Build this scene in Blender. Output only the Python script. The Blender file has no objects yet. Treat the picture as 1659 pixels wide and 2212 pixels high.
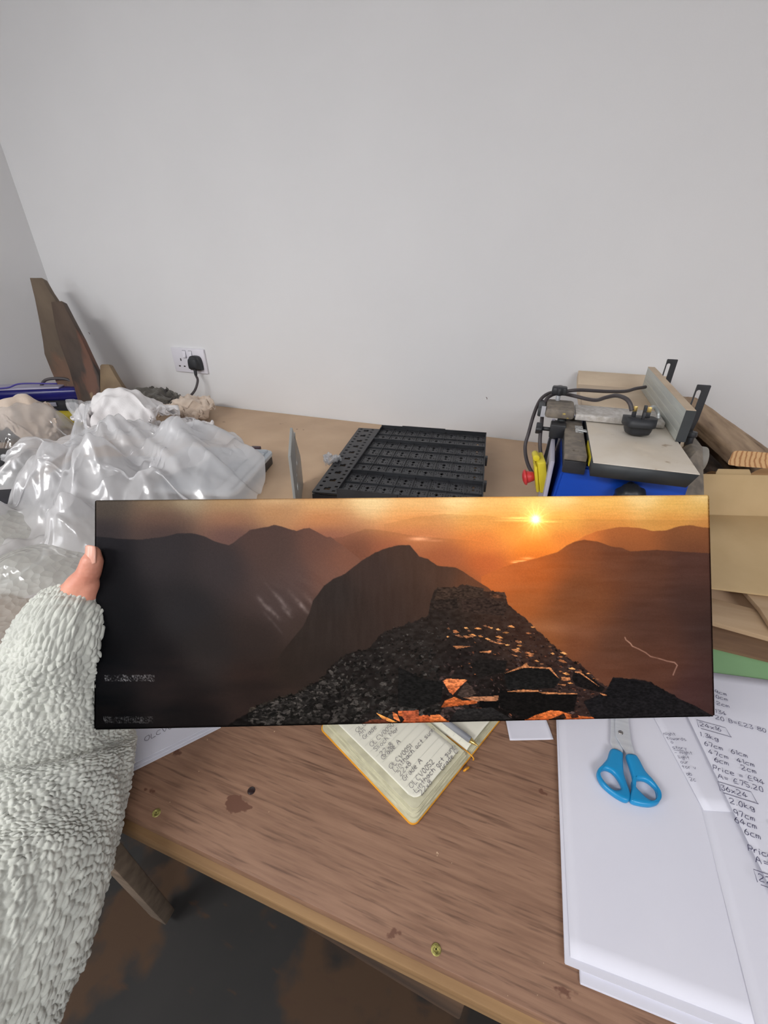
import bpy, bmesh, math, random
import numpy as np
from mathutils import Vector, Matrix, noise as mn

# ------------------------------------------------------------------ camera
CAM = Vector((0, 0, 1.36)); FPX = 920.0; PITCH = math.radians(30); YAW = math.radians(19.5)
BZ = 0.90            # bench top height
WY = 1.304           # back wall
WX = -1.81           # left wall
scene = bpy.context.scene
cd = bpy.data.cameras.new('camera'); cam = bpy.data.objects.new('camera', cd)
scene.collection.objects.link(cam); scene.camera = cam
cd.sensor_fit = 'VERTICAL'; cd.sensor_height = 24.0; cd.lens = 24.0 * FPX / 2212.0
cd.clip_start = 0.01; cd.clip_end = 50
cam.location = CAM; cam.rotation_euler = (math.radians(90) - PITCH, 0, YAW)

# ------------------------------------------------------------------ light, exposure
w = bpy.data.worlds.new('world'); scene.world = w; w.use_nodes = True
w.node_tree.nodes['Background'].inputs[0].default_value = (0.6, 0.65, 0.75, 1)
w.node_tree.nodes['Background'].inputs[1].default_value = 0.3
def area(name, loc, target, sx, sy, power, col, spread=180):
    l = bpy.data.lights.new(name, 'AREA'); l.shape = 'RECTANGLE'; l.size = sx; l.size_y = sy
    l.energy = power; l.color = col; l.spread = math.radians(spread)
    o = bpy.data.objects.new(name, l); scene.collection.objects.link(o)
    o.location = loc; d = Vector(target) - Vector(loc)
    o.rotation_euler = d.to_track_quat('-Z', 'Y').to_euler(); return o
area('ceiling_light_left', (-1.15, -1.25, 2.36), (-1.15, -1.25, 0), 1.2, 0.35, 30, (1.0, 0.985, 0.97))
area('ceiling_fill_right', (1.1, -1.5, 2.36), (1.1, -1.5, 0), 1.2, 0.6, 31, (0.97, 0.97, 1.0))  # unseen fill lamp, added to raise the ambient and lift the left wall
area('window_daylight', (WX + 0.03, -1.0, 1.6), (0.2, 0.9, 1.1), 0.9, 0.9, 7.5, (0.93, 0.96, 1.0))
vs = scene.view_settings
vs.view_transform = 'Standard'; vs.look = 'None'; vs.gamma = 1.0; vs.use_curve_mapping = False
vs.exposure = 0.47

# ------------------------------------------------------------------ helpers
def ray(px, py):
    d = Vector(((px - 829.5) / FPX, -(py - 1106) / FPX, -1.0))
    return Matrix.Rotation(YAW, 3, 'Z') @ (Matrix.Rotation(math.radians(90) - PITCH, 3, 'X') @ d)
def H(px, py, z=BZ):
    d = ray(px, py); return CAM + d * ((z - CAM.z) / d.z)
def AY(px, py, y):
    d = ray(px, py); return CAM + d * (y / d.y)
def Q(px, py, depth):
    return CAM + ray(px, py) * depth
def ON(px, py, P0, N):
    d = ray(px, py); return CAM + d * ((P0 - CAM).dot(N) / d.dot(N))
V = Vector
def lin(c):
    c = c / 255.0
    return c / 12.92 if c <= 0.04045 else ((c + 0.055) / 1.055) ** 2.4
def S(r, g, b): return (lin(r), lin(g), lin(b), 1)

COL = scene.collection
WORLD = {}
def finish_mesh(bm, name, mat, angle=38, smooth=True):
    me = bpy.data.meshes.new(name)
    if smooth:
        for f in bm.faces: f.smooth = True
        for e in bm.edges:
            if len(e.link_faces) == 2 and e.calc_face_angle(0) > math.radians(angle): e.smooth = False
    bm.to_mesh(me); bm.free()
    if mat: me.materials.append(mat)
    return me
def bbox_np(me):
    n = len(me.vertices); a = np.empty(n * 3); me.vertices.foreach_get('co', a); a = a.reshape(-1, 3)
    return a
def place(me, name, parent=None, rot=None):
    """mesh data in world coordinates becomes an object with its origin at its own base"""
    a = bbox_np(me); lo = a.min(0); hi = a.max(0)
    org = V(((lo[0] + hi[0]) / 2, (lo[1] + hi[1]) / 2, lo[2]))
    if rot is not None:
        R = np.array(rot.to_3x3()); a = (a - np.array(org)) @ R   # R^-1 applied
    else:
        a = a - np.array(org)
    me.vertices.foreach_set('co', a.ravel()); me.update()
    o = bpy.data.objects.new(name, me); COL.objects.link(o)
    WORLD[o.name] = org
    if parent:
        o.parent = parent; o.location = org - WORLD[parent.name]
    else: o.location = org
    if rot is not None: o.rotation_euler = rot.to_euler()
    return o
def obj(name, bm, mat, parent=None, angle=38, smooth=True, rot=None):
    return place(finish_mesh(bm, name, mat, angle, smooth), name, parent, rot)
def thing(name, label, cat, loc, group=None):
    o = bpy.data.objects.new(name, None); COL.objects.link(o); o.location = loc
    o.empty_display_size = 0.05; WORLD[o.name] = V(loc)
    o['label'] = label; o['category'] = cat
    if group: o['group'] = group
    return o
def tag(o, label, cat, group=None, kind=None):
    o['label'] = label; o['category'] = cat
    if group: o['group'] = group
    if kind: o['kind'] = kind
    return o
def struct(o): o['kind'] = 'structure'; return o

def box(bm, lo, hi, bevel=0.0, M=None, seg=2):
    lo = V(lo); hi = V(hi); c = (lo + hi) / 2; s = hi - lo
    r = bmesh.ops.create_cube(bm, size=1.0, matrix=Matrix.Translation(c) @ Matrix.Diagonal((s.x, s.y, s.z, 1)))
    vsx = r['verts']
    if bevel > 0:
        es = list({e for v in vsx for e in v.link_edges})
        rb = bmesh.ops.bevel(bm, geom=es, offset=bevel, segments=seg, profile=0.5, affect='EDGES')
        vsx = list({v for f in rb['faces'] for v in f.verts} | {v for v in vsx if v.is_valid})
        full = set(vsx)
        st = list(full)
        while st:
            v = st.pop()
            for e in v.link_edges:
                o = e.other_vert(v)
                if o not in full: full.add(o); st.append(o)
        vsx = list(full)
    if M is not None: bmesh.ops.transform(bm, matrix=M, verts=vsx)
    return vsx
def obox(bm, center, size, M=None, bevel=0.0, seg=2):
    """box of size about origin, rotated by M (3x3 or 4x4), moved to center"""
    T = Matrix.Translation(V(center))
    if M is not None: T = T @ M.to_4x4()
    s = V(size) / 2
    return box(bm, -s, s, bevel, T, seg)
def frame_of(d, up=V((0, 0, 1))):
    z = V(d).normalized()
    if abs(z.dot(up)) > 0.98: up = V((1, 0, 0))
    x = up.cross(z).normalized(); y = z.cross(x)
    return Matrix((x, y, z)).transposed()
def cyl(bm, p0, p1, r0, r1=None, seg=20, bevel=0.0):
    p0 = V(p0); p1 = V(p1); r1 = r0 if r1 is None else r1
    L = (p1 - p0).length
    prof = [(0, 0), (r0, 0), (r1, L), (0, L)]
    if bevel > 0:
        prof = [(0, 0), (r0 - bevel, 0), (r0 - bevel * .3, bevel * .3), (r0, bevel), (r1, L - bevel), (r1 - bevel * .3, L - bevel * .3), (r1 - bevel, L), (0, L)]
    lathe(bm, prof, p0, p1 - p0, seg)
def lathe(bm, prof, origin, axis, seg=24, sx=None):
    M = frame_of(axis); rings = []
    for r, z in prof:
        if r < 1e-7: rings.append([bm.verts.new(V(origin) + M @ V((0, 0, z)))])
        else: rings.append([bm.verts.new(V(origin) + M @ V((r * math.cos(2 * math.pi * i / seg), r * math.sin(2 * math.pi * i / seg), z))) for i in range(seg)])
    for a, b in zip(rings, rings[1:]):
        for i in range(seg):
            j = (i + 1) % seg
            if len(a) == 1 and len(b) == 1: continue
            if len(a) == 1: bm.faces.new((a[0], b[j], b[i]))
            elif len(b) == 1: bm.faces.new((a[i], a[j], b[0]))
            else: bm.faces.new((a[i], a[j], b[j], b[i]))
def catmull(pts, n=8, closed=False):
    pts = [V(p) for p in pts]; out = []; m = len(pts)
    rng = range(m if closed else m - 1)
    for i in rng:
        if closed: p0, p1, p2, p3 = pts[i - 1], pts[i], pts[(i + 1) % m], pts[(i + 2) % m]
        else:
            p1, p2 = pts[i], pts[i + 1]; p0 = pts[i - 1] if i > 0 else p1 * 2 - p2; p3 = pts[i + 2] if i + 2 < m else p2 * 2 - p1
        for k in range(n):
            t = k / n
            out.append(0.5 * ((2 * p1) + (p2 - p0) * t + (2 * p0 - 5 * p1 + 4 * p2 - p3) * t * t + (3 * p1 - p0 - 3 * p2 + p3) * t ** 3))
    if not closed: out.append(pts[-1])
    return out
def tube(bm, pts, r, seg=10, n=8, smooth=True, closed=False, caps=True):
    P = catmull(pts, n, closed) if smooth else [V(p) for p in pts]
    m = len(P); T = []
    for i in range(m):
        a = P[(i - 1) % m] if (closed or i > 0) else P[i]; b = P[(i + 1) % m] if (closed or i < m - 1) else P[i]
        T.append((b - a).normalized())
    x = frame_of(T[0]).col[0].copy(); rings = []
    for i in range(m):
        x = (x - T[i] * x.dot(T[i])).normalized(); y = T[i].cross(x)
        rr = r(i / (m - 1)) if callable(r) else r
        rings.append([bm.verts.new(P[i] + (x * math.cos(2 * math.pi * k / seg) + y * math.sin(2 * math.pi * k / seg)) * rr) for k in range(seg)])
    rg = list(zip(rings, rings[1:])) + ([(rings[-1], rings[0])] if closed else [])
    for a, b in rg:
        for k in range(seg):
            j = (k + 1) % seg; bm.faces.new((a[k], a[j], b[j], b[k]))
    if caps and not closed:
        bm.faces.new(list(reversed(rings[0]))); bm.faces.new(rings[-1])
def prism(bm, pts, d, bevel=0.0):
    """polygon of 3-D points extruded by vector d"""
    a = [bm.verts.new(V(p)) for p in pts]; b = [bm.verts.new(V(p) + V(d)) for p in pts]
    fs = [bm.faces.new(list(reversed(a))), bm.faces.new(b)]
    n = len(a)
    for i in range(n):
        j = (i + 1) % n; fs.append(bm.faces.new((a[i], a[j], b[j], b[i])))
    bmesh.ops.recalc_face_normals(bm, faces=fs)
    if bevel > 0:
        es = list({e for f in fs for e in f.edges})
        bmesh.ops.bevel(bm, geom=es, offset=bevel, segments=2, profile=0.5, affect='EDGES')
def plate(bm, outer, holes, origin, U, W, thick, bevel=0.0, smooth_n=0):
    """flat plate with holes; (u,v) outlines on the plane origin+U*u+W*v, thickness centred"""
    cu = bpy.data.curves.new('tmp', 'CURVE'); cu.dimensions = '2D'; cu.fill_mode = 'BOTH'
    cu.extrude = max(thick / 2 - bevel, 1e-5); cu.bevel_depth = bevel; cu.bevel_resolution = 2; cu.offset = -bevel
    for loop in [outer] + holes:
        L = [V((p[0], p[1], 0)) for p in loop]
        if smooth_n: L = catmull(L, smooth_n, True)
        sp = cu.splines.new('POLY'); sp.points.add(len(L) - 1); sp.use_cyclic_u = True
        for q, p in zip(sp.points, L): q.co = (p.x, p.y, 0, 1)
    o = bpy.data.objects.new('tmp', cu); COL.objects.link(o)
    dg = bpy.context.evaluated_depsgraph_get(); dg.update()
    me = bpy.data.meshes.new_from_object(o.evaluated_get(dg))
    U = V(U).normalized(); W = V(W).normalized(); N = U.cross(W)
    M = Matrix.Translation(V(origin)) @ Matrix((U, W, N)).transposed().to_4x4()
    me.transform(M); bm.from_mesh(me)
    bmesh.ops.remove_doubles(bm, verts=bm.verts, dist=1e-6)
    bpy.data.objects.remove(o); bpy.data.curves.remove(cu); bpy.data.meshes.remove(me)
def grid_mesh(name, A, mat, wrap=False, smooth=True):
    """A: (n,m,3) array in world coordinates"""
    n, m = A.shape[:2]
    idx = np.arange(n * m).reshape(n, m)
    if wrap:
        nx = np.roll(idx, -1, axis=1)
        F = np.stack([idx[:-1], nx[:-1], nx[1:], idx[1:]], -1).reshape(-1, 4)
    else: F = np.stack([idx[:-1, :-1], idx[:-1, 1:], idx[1:, 1:], idx[1:, :-1]], -1).reshape(-1, 4)
    me = bpy.data.meshes.new(name)
    me.vertices.add(n * m); me.vertices.foreach_set('co', A.reshape(-1).astype(np.float32))
    me.loops.add(F.size); me.loops.foreach_set('vertex_index', F.reshape(-1).astype(np.int32))
    me.polygons.add(len(F)); me.polygons.foreach_set('loop_start', (np.arange(len(F)) * 4).astype(np.int32))
    me.polygons.foreach_set('loop_total', np.full(len(F), 4, np.int32))
    me.update(calc_edges=True); me.validate()
    if smooth: me.polygons.foreach_set('use_smooth', np.ones(len(F), bool))
    if mat: me.materials.append(mat)
    return me
def fnoise(X, Y, seed=0, octaves=4, gain=0.5):
    """tileless value noise on arrays"""
    out = np.zeros_like(X, float); amp = 1.0; tot = 0
    for o in range(octaves):
        rs = np.random.RandomState(seed * 17 + o); tab = rs.rand(256, 256)
        x = X * 2 ** o + o * 13.7; y = Y * 2 ** o + o * 7.1
        xi = np.floor(x).astype(int); yi = np.floor(y).astype(int); fx = x - xi; fy = y - yi
        fx = fx * fx * (3 - 2 * fx); fy = fy * fy * (3 - 2 * fy)
        g = lambda a, b: tab[a & 255, b & 255]
        v = (g(xi, yi) * (1 - fx) + g(xi + 1, yi) * fx) * (1 - fy) + (g(xi, yi + 1) * (1 - fx) + g(xi + 1, yi + 1) * fx) * fy
        out += v * amp; tot += amp; amp *= gain
    return out / tot
def drape(n, m, P, hf, steps=220, iters=12, grav=9.8, fric=0.6, dt=0.012, bend=0.12, seed=1, squeeze=None, damp=0.985):
    """small cloth solver: n x m sheet P (n,m,3) settles on the height field hf(x, y)"""
    P = P.copy(); Vv = np.zeros_like(P)
    r0 = np.linalg.norm(P[1:] - P[:-1], axis=-1).mean(); c0 = np.linalg.norm(P[:, 1:] - P[:, :-1], axis=-1).mean()
    dg = math.hypot(r0, c0)
    P[..., 2] += np.random.RandomState(seed).rand(n, m) * 0.004
    def con(a, b, L, k):
        d = b - a; l = np.linalg.norm(d, axis=-1, keepdims=True) + 1e-9
        c = d * (0.5 * k * (l - L) / l); a += c; b -= c
    for s in range(steps):
        old = P.copy(); Vv[..., 2] -= grav * dt; P = P + Vv * dt
        if squeeze: P = squeeze(P, s / steps)
        for it in range(iters):
            for o in (0, 1):
                k = (n - o) // 2 * 2; con(P[o:o + k:2], P[o + 1:o + k + 1:2][:len(P[o:o + k:2])], r0, 1) if k >= 2 else None
                k = (m - o) // 2 * 2; con(P[:, o:o + k:2], P[:, o + 1:o + k + 1:2], c0, 1) if k >= 2 else None
            for ox in (0, 1):
                a = P[ox:n - 1:2, 0:m - 1]; b = P[ox + 1:n:2, 1:m]
                k = min(len(a), len(b)); con(a[:k, ::2], b[:k, ::2], dg, .6); con(a[:k, 1::2], b[:k, 1::2], dg, .6)
            if bend and it % 3 == 0:
                for o in range(4):
                    a = P[o:n - 2:4]; b = P[o + 2:n:4]; k = min(len(a), len(b)); con(a[:k], b[:k], 2 * r0, bend)
                    a = P[:, o:m - 2:4]; b = P[:, o + 2:m:4]; k = min(a.shape[1], b.shape[1]); con(a[:, :k], b[:, :k], 2 * c0, bend)
            h = hf(P[..., 0], P[..., 1]); hit = P[..., 2] < h
            P[..., 2] = np.where(hit, h, P[..., 2])
            for c in (0, 1): P[..., c] = np.where(hit, old[..., c] * fric + P[..., c] * (1 - fric), P[..., c])
        Vv = (P - old) / dt * damp
        sp = np.linalg.norm(Vv, axis=-1, keepdims=True); Vv *= np.minimum(1, 2.0 / (sp + 1e-9))
    return P
def sheet(cx, cy, z, w, h, n, m, ang=0.0):
    a, b = np.meshgrid(np.linspace(-w / 2, w / 2, n), np.linspace(-h / 2, h / 2, m), indexing='ij')
    c, s = math.cos(ang), math.sin(ang)
    return np.stack([cx + a * c - b * s, cy + a * s + b * c, np.full_like(a, z)], -1)

# ------------------------------------------------------------------ materials
def new_mat(name):
    m = bpy.data.materials.new(name); m.use_nodes = True
    return m, m.node_tree.nodes, m.node_tree.links, m.node_tree.nodes['Principled BSDF']
def pm(name, c1, c2=None, scale=20, stretch=(1, 1, 1), rot=(0, 0, 0), rough=0.5, bump=0.0, bscale=None, bstretch=None, metal=0.0,
       detail=6, lo=0.35, hi=0.65, spots=None, spec=0.5, alpha=1.0, bdist=0.002, coat=0.0, sheen=0.0, trans=0.0):
    """two-tone noise material: c1/c2 mixed by (stretched) noise, optional spots=[(colour, scale, lo, hi, stretch)], bump"""
    m, N, L, B = new_mat(name)
    B.inputs['Roughness'].default_value = rough; B.inputs['Metallic'].default_value = metal
    B.inputs['Specular IOR Level'].default_value = spec
    B.inputs['Coat Weight'].default_value = coat; B.inputs['Sheen Weight'].default_value = sheen
    B.inputs['Transmission Weight'].default_value = trans
    B.inputs['Alpha'].default_value = alpha
    tc = N.new('ShaderNodeTexCoord')
    def mapped(st, sc):
        mp = N.new('ShaderNodeMapping'); mp.inputs['Rotation'].default_value = rot
        mp2 = N.new('ShaderNodeMapping'); mp2.inputs['Scale'].default_value = st
        L.new(tc.outputs['Object'], mp.inputs[0]); L.new(mp.outputs[0], mp2.inputs[0])
        nz = N.new('ShaderNodeTexNoise'); nz.inputs['Scale'].default_value = sc; nz.inputs['Detail'].default_value = detail
        L.new(mp2.outputs[0], nz.inputs['Vector']); return nz
    nz = mapped(stretch, scale)
    rp = N.new('ShaderNodeValToRGB'); rp.color_ramp.elements[0].position = lo; rp.color_ramp.elements[1].position = hi
    rp.color_ramp.elements[0].color = c1; rp.color_ramp.elements[1].color = c2 or c1
    L.new(nz.outputs['Fac'], rp.inputs[0]); out = rp.outputs[0]
    for sp in spots or []:
        col, sc, a, b, st = sp
        n2 = mapped(st, sc); r2 = N.new('ShaderNodeValToRGB'); r2.color_ramp.elements[0].position = a; r2.color_ramp.elements[1].position = b
        r2.color_ramp.elements[0].color = (0, 0, 0, 1); r2.color_ramp.elements[1].color = (1, 1, 1, 1)
        L.new(n2.outputs['Fac'], r2.inputs[0])
        mx = N.new('ShaderNodeMix'); mx.data_type = 'RGBA'; mx.inputs[7].default_value = col
        L.new(r2.outputs[0], mx.inputs[0]); L.new(out, mx.inputs[6]); out = mx.outputs[2]
    L.new(out, B.inputs['Base Color'])
    if bump > 0:
        nb = mapped(bstretch or stretch, bscale or scale); bp = N.new('ShaderNodeBump')
        bp.inputs['Strength'].default_value = bump; bp.inputs['Distance'].default_value = bdist
        L.new(nb.outputs['Fac'], bp.inputs['Height']); L.new(bp.outputs[0], B.inputs['Normal'])
    return m
def film(name, alpha, rough, tint=(0.9, 0.92, 0.95, 1), bump=0.4, bscale=60, voronoi=False, whiten=0.5):
    """thin plastic sheeting: part clear, part milky (diffuse + translucent), glossy on top"""
    m, N, L, B = new_mat(name); N.remove(B); out = N['Material Output']
    tc = N.new('ShaderNodeTexCoord')
    tex = N.new('ShaderNodeTexVoronoi' if voronoi else 'ShaderNodeTexNoise'); tex.inputs['Scale'].default_value = bscale
    L.new(tc.outputs['Object'], tex.inputs['Vector'])
    bp = N.new('ShaderNodeBump'); bp.inputs['Strength'].default_value = bump; bp.inputs['Distance'].default_value = 0.004
    L.new(tex.outputs[0], bp.inputs['Height'])
    tr = N.new('ShaderNodeBsdfTransparent'); tr.inputs[0].default_value = (1, 1, 1, 1)
    df = N.new('ShaderNodeBsdfDiffuse'); df.inputs[0].default_value = tint
    tl = N.new('ShaderNodeBsdfTranslucent'); tl.inputs[0].default_value = tint
    gl = N.new('ShaderNodeBsdfGlossy'); gl.inputs['Roughness'].default_value = rough
    for s in (df, tl, gl): L.new(bp.outputs[0], s.inputs['Normal'])
    m1 = N.new('ShaderNodeMixShader'); m1.inputs[0].default_value = 1 - whiten; L.new(df.outputs[0], m1.inputs[1]); L.new(tl.outputs[0], m1.inputs[2])
    m2 = N.new('ShaderNodeMixShader'); m2.inputs[0].default_value = alpha; L.new(tr.outputs[0], m2.inputs[1]); L.new(m1.outputs[0], m2.inputs[2])
    lw = N.new('ShaderNodeLayerWeight'); lw.inputs[0].default_value = 0.5; L.new(bp.outputs[0], lw.inputs['Normal'])
    pw = N.new('ShaderNodeMath'); pw.operation = 'POWER'; pw.inputs[1].default_value = 3.5; L.new(lw.outputs['Facing'], pw.inputs[0])
    mt = N.new('ShaderNodeMath'); mt.operation = 'MULTIPLY_ADD'; mt.inputs[1].default_value = 0.35; mt.inputs[2].default_value = 0.10; L.new(pw.outputs[0], mt.inputs[0])
    m3 = N.new('ShaderNodeMixShader'); L.new(mt.outputs[0], m3.inputs[0]); L.new(m2.outputs[0], m3.inputs[1]); L.new(gl.outputs[0], m3.inputs[2])
    L.new(m3.outputs[0], out.inputs[0]); return m

M_wall = pm('white_wall_paint', S(234, 234, 235), S(231, 231, 232), scale=3, rough=0.7, bump=0.12, bscale=260, bdist=0.001)
M_ceil = pm('ceiling_paint', S(235, 235, 235), rough=0.9)
M_floor = pm('stained_floor', S(27, 26, 25), S(33, 31, 30), scale=6, rough=0.75, bump=0.1, bscale=60,
             spots=[(S(62, 41, 21), 2.6, 0.49, 0.53, (1, 1, 1)), (S(26, 19, 14), 5.0, 0.56, 0.64, (1, 1, 1)), (S(60, 38, 20), 11, 0.62, 0.70, (1, 3, 1))])
M_ply = pm('plywood_top', S(148, 114, 92), S(122, 90, 71), scale=40, stretch=(.5, 7, 1), rough=0.55, bump=0.12, bscale=26, bdist=0.0006, detail=9, lo=0.3, hi=0.7,
           spots=[(S(100, 73, 57), 220, 0.55, 0.72, (0.10, 1.6, 1)), (S(166, 128, 104), 4, 0.54, 0.74, (1, 1, 1)), (S(100, 66, 50), 21, 0.665, 0.68, (1, 1.3, 1)), (S(208, 180, 148), 150, 0.73, 0.75, (1, 1, 1))])
M_mdf = pm('mdf_top', S(212, 182, 150), S(198, 167, 136), scale=7, rough=0.6, bump=0.05, bscale=90,
           spots=[(S(140, 108, 82), 26, 0.70, 0.74, (1, 1, 1))])
M_edge = pm('board_edge', S(150, 118, 80), S(124, 94, 62), scale=30, stretch=(0.15, 3, 3), rough=0.7, bump=0.2)
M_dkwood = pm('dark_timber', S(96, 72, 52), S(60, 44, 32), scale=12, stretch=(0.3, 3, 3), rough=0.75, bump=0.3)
M_board = pm('weathered_board', S(112, 97, 81), S(68, 55, 45), scale=7, stretch=(1.4, 1.4, 0.35), rot=(0, 0.62, 0), rough=0.7, bump=0.35, lo=0.3, hi=0.68,
             spots=[(S(104, 78, 62), 8, 0.54, 0.62, (1.4, 1.4, .4)), (S(150, 132, 104), 10, 0.64, 0.72, (1, 1, .6))])
M_board2 = pm('dark_weathered_board', S(90, 74, 62), S(48, 36, 30), scale=8, stretch=(1.6, 1.6, 0.3), rot=(0, 0.5, 0), rough=0.6, bump=0.35, lo=0.3, hi=0.65,
              spots=[(S(98, 64, 48), 9, 0.60, 0.68, (1.6, 1, .3)), (S(150, 130, 100), 16, 0.67, 0.72, (1, 1, .6))])
M_board3 = pm('tan_weathered_board', S(134, 114, 88), S(100, 80, 60), scale=10, rough=0.7, bump=0.3, spots=[(S(168, 144, 106), 12, 0.58, 0.66, (1, 1, .6))])
M_plastic_w = pm('white_plastic', S(232, 230, 238), rough=0.3)
M_black = pm('black_plastic', S(50, 51, 55), S(43, 44, 47), scale=40, rough=0.42)
M_black2 = pm('matt_black_plastic', S(46, 48, 52), S(34, 36, 40), scale=25, rough=0.5, bump=0.1, bscale=200)
M_rubber = pm('cable_rubber', S(74, 68, 70), rough=0.5)
M_hole = pm('socket_hole', S(30, 20, 20), rough=0.6)
M_paper = pm('white_paper', S(219, 219, 229), S(214, 214, 225), scale=5, rough=0.75)
M_ink = pm('blue_black_ink', S(62, 58, 92), rough=0.6)
M_ink2 = pm('grey_ink', S(92, 84, 96), rough=0.6)
M_cream = pm('cream_page', S(236, 234, 220), S(228, 226, 210), scale=12, rough=0.7)
M_pagedge = pm('page_edges', S(214, 210, 182), S(188, 184, 158), scale=60, stretch=(1, 1, 14), rough=0.7)
M_orange = pm('orange_leatherette', S(226, 158, 40), S(214, 144, 34), scale=50, rough=0.45, bump=0.1, bscale=300)
M_steel = pm('brushed_steel', S(226, 230, 236), S(214, 218, 226), scale=30, stretch=(1, 8, 1), rough=0.35, metal=0.55)
M_alu = pm('aluminium', S(200, 204, 204), S(186, 190, 190), scale=20, stretch=(6, .5, 6), rough=0.4, metal=0.7)
M_fence = pm('anodised_fence', S(200, 204, 198), S(186, 190, 186), scale=14, stretch=(2, .6, 8), rough=0.45, metal=0.25)
M_dusty = pm('dusty_cast_table', S(228, 220, 208), S(212, 200, 182), scale=8, rough=0.55, bump=0.05, bscale=60, spots=[(S(170, 148, 122), 30, 0.64, 0.72, (1, 1, 1)), (S(226, 214, 196), 14, 0.55, 0.7, (1, 1, 1))])
M_dusty2 = pm('sawdust_outfeed', S(218, 198, 172), S(202, 180, 154), scale=10, rough=0.7)
M_irons = pm('dark_cast_iron', S(62, 66, 68), S(52, 55, 57), scale=16, rough=0.5)
M_greycast = pm('dusty_grey_casting', S(142, 132, 118), S(110, 102, 94), scale=60, rough=0.6, bump=0.2, bscale=120, spots=[(S(200, 176, 90), 70, 0.7, 0.74, (1, 1, 1))])
M_blue = pm('blue_enamel', S(22, 78, 190), S(18, 70, 176), scale=5, rough=0.35, coat=0.2)
M_lilac = pm('pale_side_panel', S(186, 184, 200), S(176, 172, 186), scale=8, rough=0.5)
M_yellow = pm('yellow_plastic', S(226, 208, 52), S(214, 194, 44), scale=20, rough=0.4)
M_red = pm('red_button', S(206, 58, 62), rough=0.4)
M_brass = pm('brass_pins', S(206, 178, 110), rough=0.3, metal=0.9)
M_card = pm('brown_cardboard', S(206, 178, 134), S(198, 170, 126), scale=14, stretch=(1, 1, 1), rough=0.8, bump=0.05, bscale=120)
M_green = pm('green_card', S(138, 180, 130), S(132, 172, 124), scale=10, rough=0.7)
M_log = pm('rough_sawn_timber', S(184, 158, 130), S(136, 112, 90), scale=9, stretch=(5, .7, 5), rough=0.85, bump=0.7, bscale=9, bdist=0.006, detail=8, spots=[(S(92, 72, 58), 13, 0.60, 0.68, (4, .5, 4))])
M_logend = pm('timber_end_grain', S(212, 168, 120), S(196, 150, 104), scale=5, rough=0.8)
M_bark = pm('dark_bark', S(92, 76, 64), S(50, 40, 34), scale=16, stretch=(3, .6, 3), rough=0.9, bump=0.9, bscale=18, bdist=0.008)
M_plank = pm('pale_plank', S(200, 172, 138), S(182, 152, 118), scale=8, stretch=(.6, 6, 6), rough=0.7, bump=0.1)
M_plank2 = pm('rough_brown_plank', S(134, 104, 78), S(104, 78, 58), scale=12, stretch=(.5, 4, 4), rough=0.8, bump=0.4, spots=[(S(186, 152, 92), 14, 0.66, 0.72, (.4, 2, 1))])
M_greymetal = pm('grey_painted_metal', S(168, 170, 168), S(158, 160, 158), scale=10, rough=0.4, metal=0.2)
M_case = pm('pale_grey_case', S(204, 212, 218), S(196, 204, 212), scale=9, rough=0.35)
M_navy = pm('navy_glossy_vinyl', S(34, 34, 118), S(26, 26, 92), scale=6, rough=0.25)
M_dark = pm('dark_fabric', S(40, 40, 46), rough=0.8)
M_teal = pm('dark_green_plastic', S(40, 66, 66), rough=0.4)
M_ragc = pm('cream_cotton', S(222, 206, 190), S(206, 186, 168), scale=14, rough=0.9, bump=0.3, bscale=300, sheen=0.2)
M_ragg = pm('grey_cotton', S(112, 108, 100), S(70, 66, 62), scale=18, rough=0.9, bump=0.3, bscale=300, sheen=0.2)
M_ragw = pm('white_cotton', S(238, 236, 236), S(228, 224, 224), scale=14, rough=0.9, bump=0.2, bscale=300)
M_film = film('polythene_film', 0.52, 0.20, tint=(0.98, 0.98, 1.0, 1), bump=0.45, bscale=30, whiten=.6)
M_clear = film('clear_film', 0.30, 0.10, bump=0.6, bscale=45)
M_bubble = film('bubble_wrap_film', 0.50, 0.12, tint=(0.88, 0.91, 0.85, 1), bump=1.0, bscale=80, voronoi=True)
M_grey = pm('mid_grey_plastic', S(134, 132, 134), rough=0.5)
M_scis = pm('blue_scissor_plastic', S(20, 140, 196), S(18, 132, 186), scale=20, rough=0.35)
M_skin = pm('skin', S(222, 158, 134), S(206, 134, 112), scale=38, rough=0.45, bump=0.15, bscale=300, lo=.3, hi=.7)
M_skin.node_tree.nodes['Principled BSDF'].inputs['Subsurface Weight'].default_value = 0.15
M_skin.node_tree.nodes['Principled BSDF'].inputs['Subsurface Radius'].default_value = (0.01, 0.004, 0.002)
M_nail = pm('thumb_nail', S(226, 168, 148), rough=0.25)
M_fleece = pm('sherpa_fleece', S(206, 208, 199), S(190, 192, 184), scale=30, rough=0.95, sheen=0.5, bump=0.3, bscale=500, bdist=0.001)
M_screw = pm('brass_screw_head', S(206, 200, 120), S(120, 110, 60), scale=300, rough=0.4, metal=0.4)
M_frame = pm('stretcher_pine', S(200, 170, 126), rough=0.7)

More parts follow.
